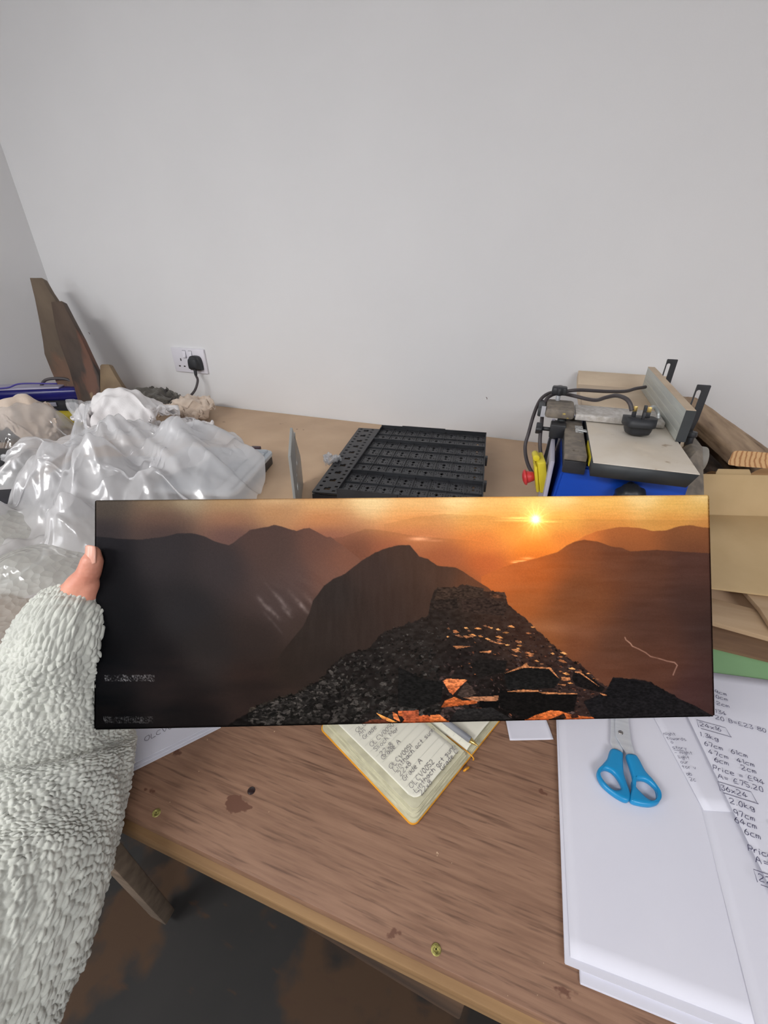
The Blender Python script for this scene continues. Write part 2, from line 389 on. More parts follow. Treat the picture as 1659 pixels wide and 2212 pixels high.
# ------------------------------------------------------------------ room
RX, FY, CEIL = 2.6, -3.2, 2.4
def slab(name, lo, hi, mat):
    bm = bmesh.new(); box(bm, lo, hi); return struct(obj(name, bm, mat, smooth=False))
slab('floor', (WX - .1, FY - .1, -0.1), (RX + .1, WY + .1, 0), M_floor)
slab('ceiling', (WX - .1, FY - .1, CEIL), (RX + .1, WY + .1, CEIL + .1), M_ceil)
slab('wall_back', (WX - .1, WY, 0), (RX + .1, WY + .1, CEIL), M_wall)
slab('wall_left', (WX - .1, FY, 0), (WX, WY, CEIL), M_wall)
slab('wall_right', (RX, FY, 0), (RX + .1, WY, CEIL), M_wall)
slab('wall_front', (WX - .1, FY - .1, 0), (RX + .1, FY, CEIL), M_wall)

# ------------------------------------------------------------------ bench
bench = thing('workbench', 'long wooden workbench with a reddish plywood front and pale MDF back, against the white wall', 'workbench', (0.2, 0.7, 0))
BX0, BX1, BY0 = WX + 0.002, 2.2, 0.115
bm = bmesh.new(); box(bm, (BX0, BY0, BZ - .012), (BX1, 0.62, BZ), 0.001); obj('plywood_sheet', bm, M_ply, bench)
bm = bmesh.new(); box(bm, (BX0, 0.6205, BZ - .012), (BX1, WY - .004, BZ), 0.0008); tag(obj('fibreboard_sheet', bm, M_mdf, bench), 'pale tan fibreboard sheet', 'x')
bm = bmesh.new(); box(bm, (BX0, BY0 - .006, BZ - .032), (BX1, WY - .002, BZ - .0125), 0.0012); obj('backing_board', bm, M_edge, bench)
Mr = Matrix.Rotation(math.radians(-3.4), 4, 'Z')
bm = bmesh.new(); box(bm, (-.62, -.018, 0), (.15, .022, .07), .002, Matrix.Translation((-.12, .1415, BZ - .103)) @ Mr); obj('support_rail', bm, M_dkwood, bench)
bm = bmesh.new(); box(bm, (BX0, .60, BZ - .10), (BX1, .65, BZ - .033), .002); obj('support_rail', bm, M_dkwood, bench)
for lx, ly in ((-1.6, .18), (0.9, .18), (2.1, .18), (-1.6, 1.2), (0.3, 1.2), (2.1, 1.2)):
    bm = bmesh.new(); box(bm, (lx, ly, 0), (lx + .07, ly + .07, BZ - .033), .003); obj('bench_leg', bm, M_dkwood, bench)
for o in bench.children:
    if 'category' in o: del o['category']
# diagonal prop and stored boards in the dark below
bm = bmesh.new(); tubep = [V((-.78, .30, .28)), V((-.42, .24, .02))]
pA, pB = H(205, 1805, .52), H(352, 1972, .03); obox(bm, (pA + pB) / 2, (.030, .045, (pB - pA).length), frame_of(pB - pA), .003)
tag(obj('timber_offcut', bm, pm('greyish_offcut', S(120, 104, 88), S(96, 82, 68), scale=12, stretch=(.4, 3, 3), rough=.8)), 'long greyish timber offcut lying slanted on the floor under the bench', 'timber')
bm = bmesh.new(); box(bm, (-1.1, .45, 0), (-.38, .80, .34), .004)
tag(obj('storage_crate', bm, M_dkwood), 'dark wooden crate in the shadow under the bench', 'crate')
for i, (px, py) in enumerate(((338, 1756), (942, 2051))):
    p = H(px, py); bm = bmesh.new()
    lathe(bm, [(0, .0004), (.0018, .0004), (.0022, .0009), (.0034, .0009), (.0040, .0001), (0, 0)], p, (0, 0, 1), 24)
    for a in (0, math.pi / 2): obox(bm, p + V((0, 0, .0006)), (.005, .0011, .0006), Matrix.Rotation(a + .4, 3, 'Z'))
    o = obj('wood_screw', bm, M_screw)
    tag(o, ['brass-coloured screw head sunk in the bench plywood left of the notebook, near the sleeve', 'brass-coloured screw head near the bench front edge, between notebook and paper stack'][i], 'screw', 'screws in the bench top')
p = H(543, 1708); bm = bmesh.new(); lathe(bm, [(0, .0012), (.002, .001), (.0035, .0003), (.004, 0), (0, 0)], p, (0, 0, 1), 16)
tag(obj('resin_blob', bm, pm('dark_resin', S(44, 30, 30), rough=.2)), 'small dark glossy blob on the plywood left of the notebook', 'blob')

# ------------------------------------------------------------------ canvas print
CTL, CTR, CBR, CBL = V((-.355, .229, 1.179)), V((.167, .429, 1.177)), V((.205, .326, 1.004)), V((-.318, .130, 1.004))
CU = (CTR - CTL).normalized(); CV = (CBL - CTL); CV = (CV - CU * CV.dot(CU)).normalized(); CN = CV.cross(CU).normalized()
if CN.dot(CAM - CTL) < 0: CN = -CN
CW, CH, CT = .559, .203, .020
RFX = np.array([[math.cos(YAW), math.sin(YAW), 0], [math.sin(YAW) * math.sin(PITCH), -math.cos(YAW) * math.sin(PITCH), -math.cos(PITCH)],
                [-math.sin(YAW) * math.cos(PITCH), math.cos(YAW) * math.cos(PITCH), -math.sin(PITCH)]])
def idw(X, Y, smp, p=3.0, sy=1.0):
    num = np.zeros(X.shape + (3,)); den = np.zeros(X.shape)
    for x, y, r, g, b in smp:
        wgt = 1.0 / (((X - x) ** 2 + ((Y - y) * sy) ** 2) + 2200.0) ** ((p + 1.6) / 2)
        num += wgt[..., None] * np.array([r, g, b]); den += wgt
    return num / den[..., None]
def below(X, Y, line, rough=0, seed=3):
    xs = [p[0] for p in line]; ys = [p[1] for p in line]
    e = np.interp(X, xs, ys, left=9999, right=9999)
    if rough: e = e + (fnoise(X / 7.0, X * 0, seed, 4) - .5) * rough
    return np.clip((Y - e) / 1.6 + .5, 0, 1)
def paint(X, Y):
    """the printed landscape plus a painted highlight along the top edge, in sRGB 0..255"""
    sky_edge_light = [(215,1072,84,78,70),(400,1072,150,134,108),(600,1072,198,168,124),(800,1072,226,194,138),(1000,1072,238,206,142),(1200,1070,242,208,136),(1400,1070,236,202,134),(1530,1070,226,196,132),(215,1090,66,58,52),(215,1150,50,45,46),(350,1085,112,94,74),(350,1120,92,70,60),(350,1150,66,54,52),(500,1085,156,126,90),(500,1120,134,95,72),(500,1155,92,68,63),  # topmost samples paint the rounded edge's highlight into the print
      (600,1100,160,115,78),(700,1085,200,155,102),(700,1120,180,118,74),(700,1160,134,86,68),(760,1200,120,76,58),(900,1085,226,176,110),(900,1120,218,145,80),(900,1160,196,118,72),(850,1200,160,92,64),(960,1210,170,94,58),(980,1250,150,84,50),
      (1050,1085,236,184,105),(1050,1120,238,160,78),(1050,1170,220,122,56),(1050,1215,186,92,46),(1100,1150,244,150,62),(1157,1085,244,194,105),(1157,1145,254,176,74),(1157,1180,244,132,44),(1157,1205,216,106,38),(1220,1130,242,170,76),(1220,1160,224,122,50),
      (1300,1085,235,180,92),(1300,1120,228,154,70),(1300,1142,206,122,58),(1450,1090,218,168,84),(1450,1122,204,138,65),(1520,1095,208,164,88),(1530,1130,190,124,64)]
    C = idw(X, Y, sky_edge_light, 3.4, 1.6)
    # high haze bank edge and thin clouds
    bank = below(X, Y, [(830,1132),(900,1117),(960,1111),(1040,1113),(1100,1120),(1540,1124)], 2, 4) * np.clip((1175 - Y) / 60, 0, 1)
    C *= 1 - .07 * bank[..., None]
    st = fnoise(X / 40.0, Y / 3.0, 8, 4); C += ((st - .5) * 14 * np.clip((1150 - Y) / 40, 0, 1) * np.clip((X - 500) / 300, 0, 1))[..., None]
    for cx, cy, sx, sy, a in ((1118,1119,30,2.2,60),(1140,1125,40,2.0,50),(1185,1127,26,2.0,40),(965,1109,22,1.5,16),(1100,1124,26,2,26)):
        C += (np.exp(-((X - cx) / sx) ** 2 - ((Y - cy) / sy) ** 2) * a * (.6 + .8 * fnoise(X / 6.0, Y / 2.0, 9)))[..., None] * np.array([1, .85, .55])
    far = below(X, Y, [(1225,1182),(1262,1158),(1290,1147),(1340,1138),(1380,1140),(1410,1147),(1440,1146),(1465,1137),(1490,1134),(1510,1138),(1551,1142)], 1.5, 5)
    C = C * (1 - far[..., None]) + far[..., None] * idw(X, Y, [(1260,1165,206,112,52),(1350,1155,168,96,50),(1350,1185,128,74,44),(1500,1150,134,82,48),(1500,1185,98,60,42)], 3)
    ml = below(X, Y, [(700,1165),(740,1160),(790,1142),(830,1146),(900,1158),(1000,1166),(1080,1176)], 2, 6) * np.clip((1060 - X) / 120, 0, 1)
    C *= 1 - .10 * ml[..., None]
    for cx, cy, sx, sy, a in ((905,1164,20,4.0,70),(940,1168,16,2,25),(1130,1212,20,1.5,90),(1140,1206,12,2.5,60),(1112,1215,7,1.2,90)):
        C += (np.exp(-((X - cx) / sx) ** 2 - ((Y - cy) / sy) ** 2) * a)[..., None] * np.array([.9, .8, .7])
    rm = below(X, Y, [(1040,1246),(1060,1236),(1110,1217),(1160,1206),(1205,1192),(1225,1178),(1242,1170),(1262,1166),(1290,1170),(1320,1180),(1345,1184),(1362,1191),(1420,1188),(1475,1192),(1551,1196)], 1.5, 7)
    C = C * (1 - rm[..., None]) + rm[..., None] * idw(X, Y, [(1090,1240,190,98,46),(1130,1225,182,92,42),(1160,1215,186,92,38),(1130,1300,156,84,40),(1200,1200,158,82,40),(1250,1190,124,70,42),(1250,1280,112,66,40),(1250,1380,106,62,40),
        (1180,1370,134,78,42),(1230,1340,118,70,42),(1340,1200,104,62,42),(1400,1220,88,56,42),(1400,1350,76,50,40),(1500,1220,76,50,42),(1500,1300,66,46,40),(1540,1350,58,42,38),(1500,1500,66,43,40),(1300,1450,94,58,42),(1330,1400,84,54,40),(1420,1450,82,52,40),(1545,1500,58,40,38)], 3)
    C = C + ((fnoise(X / 60.0, Y / 9.0, 11) - .5) * 10 * rm)[..., None]
    band = np.exp(-((Y - (1352 + (X - 1150) * .10)) / 14) ** 2) * rm * np.clip((1400 - X) / 200, 0, 1)
    C += (band * 12)[..., None]
    # far-left range
    lr = below(X, Y, [(200,1158),(260,1164),(300,1166),(350,1160),(385,1152),(415,1152),(440,1158),(470,1172),(495,1178),(502,1174),(520,1160),(540,1145),(560,1141),(575,1139),(592,1134),(604,1136),(618,1141),(640,1147),(655,1142),(668,1140),(690,1152),(706,1160),(714,1160),(745,1182),(778,1208),(840,1250)], 2, 8)
    L = idw(X, Y, [(220,1200,34,33,36),(350,1190,48,44,45),(480,1220,54,48,48),(560,1165,74,57,52),(600,1190,72,57,52),(690,1180,96,67,57),(740,1205,118,77,60),(700,1240,104,72,60),(640,1250,78,62,58),(600,1300,68,56,53),(400,1320,39,37,38),(250,1350,22,22,24),
        (450,1400,40,36,35),(560,1380,46,38,35),(650,1360,60,48,43),(350,1480,34,28,27),(550,1470,40,31,28),(240,1550,10,10,11),(215,1400,10,10,12),(215,1250,18,18,20),(330,1440,24,22,23),(240,1450,18,18,20),(400,1550,22,19,19),(620,1450,44,35,30),(700,1430,44,36,32)], 3)
    diag = fnoise((X * .55 - Y * .83) / 9.0, (X * .83 + Y * .55) / 46.0, 12, 4)
    L = L + ((diag - .5) * 11 * np.clip((X - 480) / 200, 0, 1) * np.clip((1380 - Y) / 100, 0, 1) * np.clip((Y - 1200) / 60, 0, 1))[..., None]
    for sx0, sy0, le, wd, a in ((570,1305,22,4,46),(592,1325,18,4,46),(620,1322,17,4,40),(610,1300,26,5,34),(655,1312,18,5,44),(640,1295,26,4,26),(668,1296,18,4,30),(600,1290,40,3,18),(590,1345,30,3,20)):
        c, s = math.cos(.86), math.sin(.86); dx, dy = X - sx0, Y - sy0
        a1 = dx * c + dy * s; b1 = -dx * s + dy * c
        L += (np.exp(-(a1 / le) ** 4 - (b1 / wd) ** 2) * a * .55 * (.1 + 1.5 * fnoise(X / 7.0, Y / 7.0, 13)))[..., None]
    patch = fnoise(X / 90.0, Y / 26.0, 14, 4); L += ((patch - .5) * 14 * np.clip((Y - 1380) / 80, 0, 1))[..., None] * np.array([1, .6, .45])
    C = C * (1 - lr[..., None]) + lr[..., None] * L
    # middle mountain
    mmk = below(X, Y, [(600,1420),(655,1352),(668,1325),(676,1298),(700,1266),(720,1250),(745,1240),(780,1212),(810,1194),(832,1185),(850,1180),(868,1177),(886,1178),(896,1190),(906,1202),(925,1208),(945,1222),(985,1226),(1000,1234),(1030,1254),(1055,1270),(1075,1288),(1100,1310)], 2, 9)
    Mm = idw(X, Y, [(868,1195,70,52,43),(810,1230,60,47,42),(950,1245,74,53,42),(1020,1262,100,62,42),(720,1290,48,41,38),(700,1360,48,40,36),(850,1320,56,43,37),(780,1350,50,40,35),(900,1290,62,46,38),(640,1430,42,35,31),(700,1450,38,32,28)], 3)
    Mm = Mm + ((fnoise(X / 8.0, Y / 50.0, 15, 4) - .5) * 7)[..., None]
    mmk = mmk * np.clip((1470 - Y) / 90, 0, 1)
    C = C * (1 - mmk[..., None]) + mmk[..., None] * Mm
    # glow round the sun
    d = np.hypot((X - 1157), (Y - 1122) * 1.0)
    C += (np.exp(-(d / 9.0) ** 2) * 170)[..., None] * np.array([1, 1, .95]) + (np.exp(-(d / 26.0) ** 2) * 60)[..., None] * np.array([.9, .85, .45]) + (np.exp(-(d / 80.0) ** 2) * 16)[..., None] * np.array([.5, .4, .05])
    ang = np.arctan2(Y - 1122, X - 1157); C += (np.exp(-d / 13.0) * 70 * np.abs(np.cos(ang * 7)) ** 14)[..., None]
    # river
    rv = [(1350,1377),(1352,1382),(1362,1390),(1366,1396),(1380,1402),(1395,1410),(1405,1418),(1425,1423),(1441,1428),(1457,1431),(1463,1437),(1458,1448),(1454,1458)]
    dist = np.full(X.shape, 1e9)
    for (x0, y0), (x1, y1) in zip(rv, rv[1:]):
        t = np.clip(((X - x0) * (x1 - x0) + (Y - y0) * (y1 - y0)) / ((x1 - x0) ** 2 + (y1 - y0) ** 2), 0, 1)
        dist = np.minimum(dist, np.hypot(X - x0 - t * (x1 - x0), Y - y0 - t * (y1 - y0)))
    C += (np.exp(-(dist / 1.2) ** 2) * 85 * (.35 + .9 * fnoise(X / 12.0, Y / 12.0, 16)))[..., None] * np.array([1, .88, .8])
    # scree ridge of broken rock
    rid = [(470,1590),(500,1562),(530,1544),(552,1530),(600,1508),(640,1500),(665,1482),(700,1462),(722,1432),(745,1416),(800,1398),(822,1370),(850,1356),(880,1346),(905,1338),(925,1330),(930,1300),(938,1278),(946,1270),(975,1270),(1008,1264),(1020,1270),(1042,1275),(1085,1280),(1094,1292),(1097,1302),(1112,1318),(1130,1332),(1150,1352),(1168,1368),(1200,1398),(1235,1424),(1262,1442),(1290,1468),(1322,1492),(1324,1464),(1350,1465),(1400,1472),(1430,1488),(1460,1505),(1500,1532),(1551,1556)]
    rk = below(X, Y, rid, 9, 10)
    R = idw(X, Y, [(1000,1290,52,40,33),(1070,1300,58,42,34),(950,1340,42,35,31),(1150,1370,60,42,34),(900,1400,40,35,32),(800,1450,34,30,28),(650,1530,22,20,19),(1000,1440,34,29,27),(1250,1460,52,38,34),(1450,1520,26,23,23),(1100,1540,22,19,18)], 3)
    R = R + ((fnoise(X / 10.0, Y / 5.0, 17, 4) - .5) * 26)[..., None]
    img = C * (1 - rk[..., None]) + rk[..., None] * R
    e_x = [p[0] for p in rid]; e_y = [p[1] for p in rid]
    flat = img.reshape(-1, 3)
    # regular sample lattice for polygon rasterising
    def poly(pts, col, grad=(0, 0, 0)):
        pts = np.array(pts, float); x0, y0 = pts.min(0); x1, y1 = pts.max(0)
        r0 = int(np.searchsorted(ROWY, y0 - 6)); r1 = int(np.searchsorted(ROWY, y1 + 6))
        c0 = int(np.searchsorted(COLX, x0 - 30)); c1 = int(np.searchsorted(COLX, x1 + 30))
        if r1 <= r0 or c1 <= c0: return
        xs = X[r0:r1, c0:c1]; ys = Y[r0:r1, c0:c1]; inside = np.ones(xs.shape, bool); n = len(pts)
        # even-odd test
        ins = np.zeros(xs.shape, bool)
        for i in range(n):
            xa, ya = pts[i]; xb, yb = pts[(i + 1) % n]
            if ya == yb: continue
            cond = ((ya > ys) != (yb > ys)) & (xs < (xb - xa) * (ys - ya) / (yb - ya) + xa)
            ins ^= cond
        sub = img[r0:r1, c0:c1]
        cc = np.array(col, float) + np.array(grad, float) * ((ys - y0) / max(y1 - y0, 1))[..., None]
        tex = 1 + (fnoise(xs / 5.0, ys / 2.2, 18, 4) - .5) * 1.1
        sub[ins] = (cc * tex[..., None])[ins]
    ROWY = Y[:, X.shape[1] // 2]; COLX = X[X.shape[0] // 2]
    rr = random.Random(5)
    shards = []
    for k in range(2600):
        x = rr.uniform(540, 1330); top = np.interp(x, e_x, e_y); y = rr.uniform(top - 1, 1560)
        if y < 1330 and 935 < x < 1120: continue
        shards.append((y, x, top))
    shards.sort()
    for y, x, top in shards:
        t = max(0, min(1, (y - 1320) / 240)); big = 1.5 + 9 * t ** 1.3 * (1 if x < 1000 else .9) * rr.uniform(.5, 1.4)
        if x > 1020 and y > 1450: big *= .55
        ang = rr.gauss(-.35 if x < 1000 else .30, .5); n = rr.randint(4, 6); asp = rr.uniform(.3, .7)
        pts = []
        for i in range(n):
            a = 2 * math.pi * i / n + rr.uniform(-.4, .4); r = big * rr.uniform(.6, 1.15)
            px, py = r * math.cos(a), r * asp * math.sin(a)
            pts.append((x + px * math.cos(ang) - py * math.sin(ang), y + px * math.sin(ang) + py * math.cos(ang)))
        g = rr.choice([24, 30, 36, 44, 52, 28, 20, 62]) * (1 if y > 1340 else .8)
        warm = 1.25 if x > 950 else 1.05
        col = (g * warm, g * .98, g * .92)
        if y < top + 4 and y > 1340: col = (g * .9, g * .8, g * .7)
        if x > 960 and rr.random() < .028 and y < 1500: col = (150, 92, 56); pts = [(x + (a_ - x) * 1.1, y + (b_ - y) * .45) for a_, b_ in pts]
        if x > 1020 and 1400 < y and rr.random() < .08: col = (96, 58, 42)
        poly(pts, col)
    for k in range(60):   # thin sunlit edges
        x = rr.uniform(960, 1290); top = np.interp(x, e_x, e_y); y = rr.uniform(max(1350, top + 4), min(top + 110, 1480)); L_ = rr.uniform(5, 20)
        s = rr.uniform(.0, .25); poly([(x, y), (x + L_ * .5, y - 1.8), (x + L_, y + L_ * s), (x + L_ * .5, y + 1.8 + L_ * s * .5)], rr.choice([(190, 124, 70), (150, 92, 56), (120, 80, 56), (206, 142, 84)]))
    Z = lambda L: [(860 + a / 2.37, 1060 + b / 2.37) for a, b in L]
    # large foreground blocks and glowing slabs
    poly(Z([(370,890),(420,860),(560,870),(545,930),(410,960)]), (30, 27, 25)); poly(Z([(540,935),(640,895),(780,905),(830,970),(800,1010),(560,1015)]), (24, 23, 22), (4, 4, 4))
    poly(Z([(900,925),(950,930),(1060,1010),(1040,1035),(910,1000),(890,960)]), (26, 23, 22)); poly(Z([(520,1020),(920,1040),(900,1130),(640,1160),(520,1110)]), (20, 18, 17))
    poly(Z([(1060,1030),(1100,955),(1200,965),(1300,990),(1400,1050),(1520,1100),(1640,1170),(1640,1185),(1000,1175),(950,1080)]), (24, 23, 24), (4, 3, 3))
    poly(Z([(0,900),(120,960),(230,980),(220,1080),(120,1120),(0,1100)]), (26, 25, 24)); poly(Z([(260,1180),(300,1120),(480,1110),(600,1180),(560,1200),(300,1200)]), (40, 38, 37), (-10, -10, -10))
    poly(Z([(230,975),(250,962),(355,968),(320,1000),(280,1045),(262,1030)]), (216, 122, 72), (-40, -34, -24)); poly(Z([(300,1048),(350,975),(400,1040),(340,1060)]), (62, 50, 44))
    poly(Z([(220,1110),(240,1075),(290,1055),(330,1075),(410,1072),(400,1090),(270,1105)]), (196, 104, 54), (-60, -40, -24)); poly(Z([(330,1058),(515,1050),(510,1075),(400,1078)]), (150, 100, 70))
    poly(Z([(415,1076),(520,1078),(515,1110),(415,1110)]), (14, 13, 13)); poly(Z([(0,1128),(90,1125),(100,1150),(30,1160),(0,1150)]), (206, 104, 56), (-50, -30, -20))
    poly(Z([(20,1190),(40,1160),(150,1148),(165,1160),(165,1205),(20,1205)]), (190, 92, 50), (-50, -30, -18)); poly(Z([(165,1150),(210,1145),(270,1192),(270,1200),(165,1200)]), (206, 112, 60), (-60, -36, -22))
    poly(Z([(620,1195),(700,1150),(780,1125),(830,1128),(900,1150),(1000,1160),(1020,1190),(900,1195),(760,1197)]), (206, 106, 52), (-50, -32, -18))
    poly(Z([(740,1195),(800,1160),(850,1140),(862,1165),(830,1190)]), (44, 30, 24)); poly(Z([(880,1150),(920,1140),(925,1160),(895,1170)]), (52, 32, 26)); poly(Z([(590,1185),(640,1170),(620,1195)]), (30, 24, 22))
    for L_ in ([(545,1030),(640,1018),(720,1022),(720,1028),(600,1030)], [(720,1030),(920,1038),(910,1044),(740,1040)], [(835,955),(880,955),(882,972),(838,970)], [(815,990),(860,992),(855,1000)],
               [(545,935),(640,895),(655,880),(670,900),(780,905),(830,968),(770,912),(650,905)], [(895,928),(930,925),(1040,1010),(930,935)], [(1030,1035),(1070,1045),(1060,1055)],
               [(410,825),(480,818),(470,832)], [(280,795),(380,795),(300,810)], [(575,810),(610,812),(630,828),(600,826)], [(655,828),(700,835),(680,842)], [(575,835),(620,848),(600,848)], [(330,742),(380,745),(350,756)], [(475,772),(560,785),(520,786)]):
        poly(Z(L_), (168, 108, 68))
    poly([(812,1540),(820,1543),(860,1561),(850,1563),(825,1552)], (226, 140, 70)); poly([(848,1538),(858,1543),(865,1560),(850,1552)], (196, 108, 60)); poly([(868,1536),(905,1534),(905,1562),(880,1560),(870,1550)], (150, 74, 46))
    poly([(780,1566),(800,1555),(832,1553),(845,1566)], (92, 50, 36)); poly(Z([(225,100),(230,101),(228,102)]), (120, 70, 40))
    # flat-topped summit block
    for a, b, c_ in (([(185,560),(205,495),(330,495),(350,480),(385,490),(440,500),(430,540),(300,560)], 0, (58, 45, 37)), ([(470,515),(545,520),(556,545),(540,560),(470,550)], 0, (66, 47, 37)), ([(170,610),(190,560),(300,550),(310,610)], 0, (46, 37, 32)), ([(320,560),(440,545),(540,570),(560,600),(540,640),(330,620)], 0, (52, 40, 34)), ([(480,530),(530,535),(540,550),(490,548)], 0, (86, 56, 40))):
        poly(Z(a), c_)
    # the two smudged strips of small lettering
    for x0, x1, y0, y1, amp in ((226, 334, 1458, 1472, 120), (224, 330, 1548, 1562, 80)):
        m = (X > x0) & (X < x1) & (Y > y0) & (Y < y1)
        cell = fnoise(X / 1.7, Y / 2.3, 19, 2); fade = .45 + .55 * fnoise(X / 14.0, Y * 0, 20, 2)
        img[m] += ((np.clip(cell - .42, 0, 1) * 2.2 * amp * fade)[..., None] * np.ones(3))[m]
    img = img * .93 + img.mean(-1, keepdims=True) * .07
    img *= (1 + (fnoise(X / 1.6, Y / 1.6, 21, 2) - .5) * .10)[..., None]
    return np.clip(img - 5 * (1 - img / 255.0), 1, 255)
def bend_s(s, L):      # wrap coordinate: (in-plane position, depth behind the face) with a rounded edge
    r = .0028; out_p = np.clip(s, 0, L).astype(float); dep = np.zeros_like(out_p)
    over = np.where(s < 0, -s, np.where(s > L, s - L, 0))
    dep = over.copy()
    near = np.minimum(s, L - s); k = (near < r) & (near >= 0)
    dep = np.where(k, np.maximum(dep, r * (1 - np.sqrt(np.clip(1 - ((r - near) / r) ** 2, 0, 1)))), dep)
    return out_p, dep
nu, nv = 1180, 430; ext = CT
us = np.concatenate([np.linspace(-ext, -.0004, 8), np.linspace(0, CW, nu), np.linspace(CW + .0004, CW + ext, 8)])
vs_ = np.concatenate([np.linspace(-ext, -.0004, 8), np.linspace(0, CH, nv), np.linspace(CH + .0004, CH + ext, 8)])
pu, du = bend_s(us, CW); pv, dv = bend_s(vs_, CH)
PU, PV = np.meshgrid(pu, pv); DU, DV = np.meshgrid(du, dv); DD = np.maximum(DU, DV)
A = np.array(CTL) + PU[..., None] * np.array(CU) + PV[..., None] * np.array(CV) - DD[..., None] * np.array(CN)
F0 = np.array(CTL) + PU[..., None] * np.array(CU) + PV[..., None] * np.array(CV)
q = (F0 - np.array(CAM)) @ RFX.T
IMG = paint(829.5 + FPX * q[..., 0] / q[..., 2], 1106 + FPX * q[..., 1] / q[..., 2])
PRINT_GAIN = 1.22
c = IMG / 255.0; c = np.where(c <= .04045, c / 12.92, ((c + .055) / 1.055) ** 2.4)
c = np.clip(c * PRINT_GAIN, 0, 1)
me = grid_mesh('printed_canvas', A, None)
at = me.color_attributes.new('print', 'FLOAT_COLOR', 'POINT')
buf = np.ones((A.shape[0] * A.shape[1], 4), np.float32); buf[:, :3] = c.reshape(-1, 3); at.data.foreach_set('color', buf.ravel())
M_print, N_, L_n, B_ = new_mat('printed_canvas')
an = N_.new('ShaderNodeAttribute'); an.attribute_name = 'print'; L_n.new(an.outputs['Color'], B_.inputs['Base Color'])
B_.inputs['Roughness'].default_value = .5; B_.inputs['Specular IOR Level'].default_value = .02
tc = N_.new('ShaderNodeTexCoord'); nz = N_.new('ShaderNodeTexNoise'); nz.inputs['Scale'].default_value = 900; L_n.new(tc.outputs['Object'], nz.inputs['Vector'])
bp = N_.new('ShaderNodeBump'); bp.inputs['Strength'].default_value = .25; bp.inputs['Distance'].default_value = .0005; L_n.new(nz.outputs['Fac'], bp.inputs['Height']); L_n.new(bp.outputs[0], B_.inputs['Normal'])
me.materials.append(M_print)
canvas = thing('canvas_print', 'long panoramic canvas print of a mountain sunset over a rocky ridge', 'canvas print', (CTL + CBR) / 2)
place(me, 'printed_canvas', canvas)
MC = Matrix((CU, CV, -CN)).transposed()
for nm, a, b in (('stretcher_bar', (0, 0), (CW, .03)), ('stretcher_bar', (0, CH - .03), (CW, CH)), ('stretcher_bar', (0, .031), (.03, CH - .031)), ('stretcher_bar', (CW - .03, .031), (CW, CH - .031))):
    bm = bmesh.new(); box(bm, (a[0] + .0012, a[1] + .0012, .0015), (b[0] - .0012, b[1] - .0012, CT + .0005), 0, Matrix.Translation(CTL) @ MC.to_4x4())
    obj(nm, bm, M_frame, canvas)

# ------------------------------------------------------------------ person: left hand and sleeve
person = thing('person', 'person in a pale grey fleece sleeve holding the left edge of the canvas print', 'person', Q(60, 1700, .40))
bm = bmesh.new()
def limb(pts, radii, seg=16):
    n = len(pts)
    def r(t):
        x = t * (n - 1); i = min(int(x), n - 2); f = x - i; f = f * f * (3 - 2 * f); return radii[i] * (1 - f) + radii[i + 1] * f
    tube(bm, pts, r, seg, 8)
    for p, rr_ in ((pts[0], radii[0]), (pts[-1], radii[-1])):
        bmesh.ops.create_uvsphere(bm, u_segments=16, v_segments=10, radius=rr_ * .99, matrix=Matrix.Translation(V(p)))
T = [Q(118, 1345, .392), Q(150, 1302, .386), Q(172, 1268, .380), Q(190, 1240, .374), Q(199, 1212, .371), Q(202, 1194, .3715)]
limb(T, [.019, .0165, .0125, .0098, .0090, .0062])
limb([Q(178, 1318, .385), Q(186, 1290, .382), Q(194, 1262, .377)], [.0115, .0105, .0085])
limb([Q(112, 1372, .395), Q(134, 1325, .392), Q(150, 1295, .392)], [.021, .017, .010])
EX = lambda u, v, d: CTL + CU * u + CV * v - CN * d
KN = [EX(-.012 , .070 + i * .019, .040) for i in range(4)]
PALM = Q(112, 1385, .405)
for i, k in enumerate(KN):
    limb([PALM, PALM.lerp(k, .55), k], [.020, .015, .0105], 12)
    L = [.026, .030, .028, .022][i]
    limb([k, k + CU * L - CN * .006 + CN * .004, k + CU * (L * 1.8) + CN * .006, k + CU * (L * 2.4) + CN * .0105], [.0105, .0092, .0082, .0065], 12)
FORE = [PALM, Q(110, 1440, .408), Q(95, 1560, .400), Q(60, 1750, .37), Q(0, 1960, .345), Q(-110, 2212, .322), Q(-260, 2480, .30)]
limb(FORE, [.023, .021, .025, .031, .036, .040, .042], 20)
me = bpy.data.meshes.new('tmp'); bm.to_mesh(me); bm.free()
o = bpy.data.objects.new('tmp', me); COL.objects.link(o)
md = o.modifiers.new('r', 'REMESH'); md.mode = 'VOXEL'; md.voxel_size = .0016
md = o.modifiers.new('s', 'SMOOTH'); md.factor = .6; md.iterations = 7
dg = bpy.context.evaluated_depsgraph_get(); dg.update()
m2 = bpy.data.meshes.new_from_object(o.evaluated_get(dg)); bpy.data.objects.remove(o)
for p in m2.polygons: p.use_smooth = True
# knuckle creases across the thumb joint
a = bbox_np(m2); j = np.array(Q(186, 1247, .362)); ax = np.array((T[4] - T[2]).normalized())
t = (a - j) @ ax; dd = np.linalg.norm(a - j, axis=1); tow = np.array((CAM - V(j)).normalized())
a += (tow * -1)[None] * (.0007 * np.exp(-(dd / .010) ** 2) * (np.cos(t / .0022 * math.pi) > .3))[:, None]
m2.vertices.foreach_set('co', a.ravel()); m2.materials.clear(); m2.materials.append(M_skin)
hand = place(m2, 'body', person)
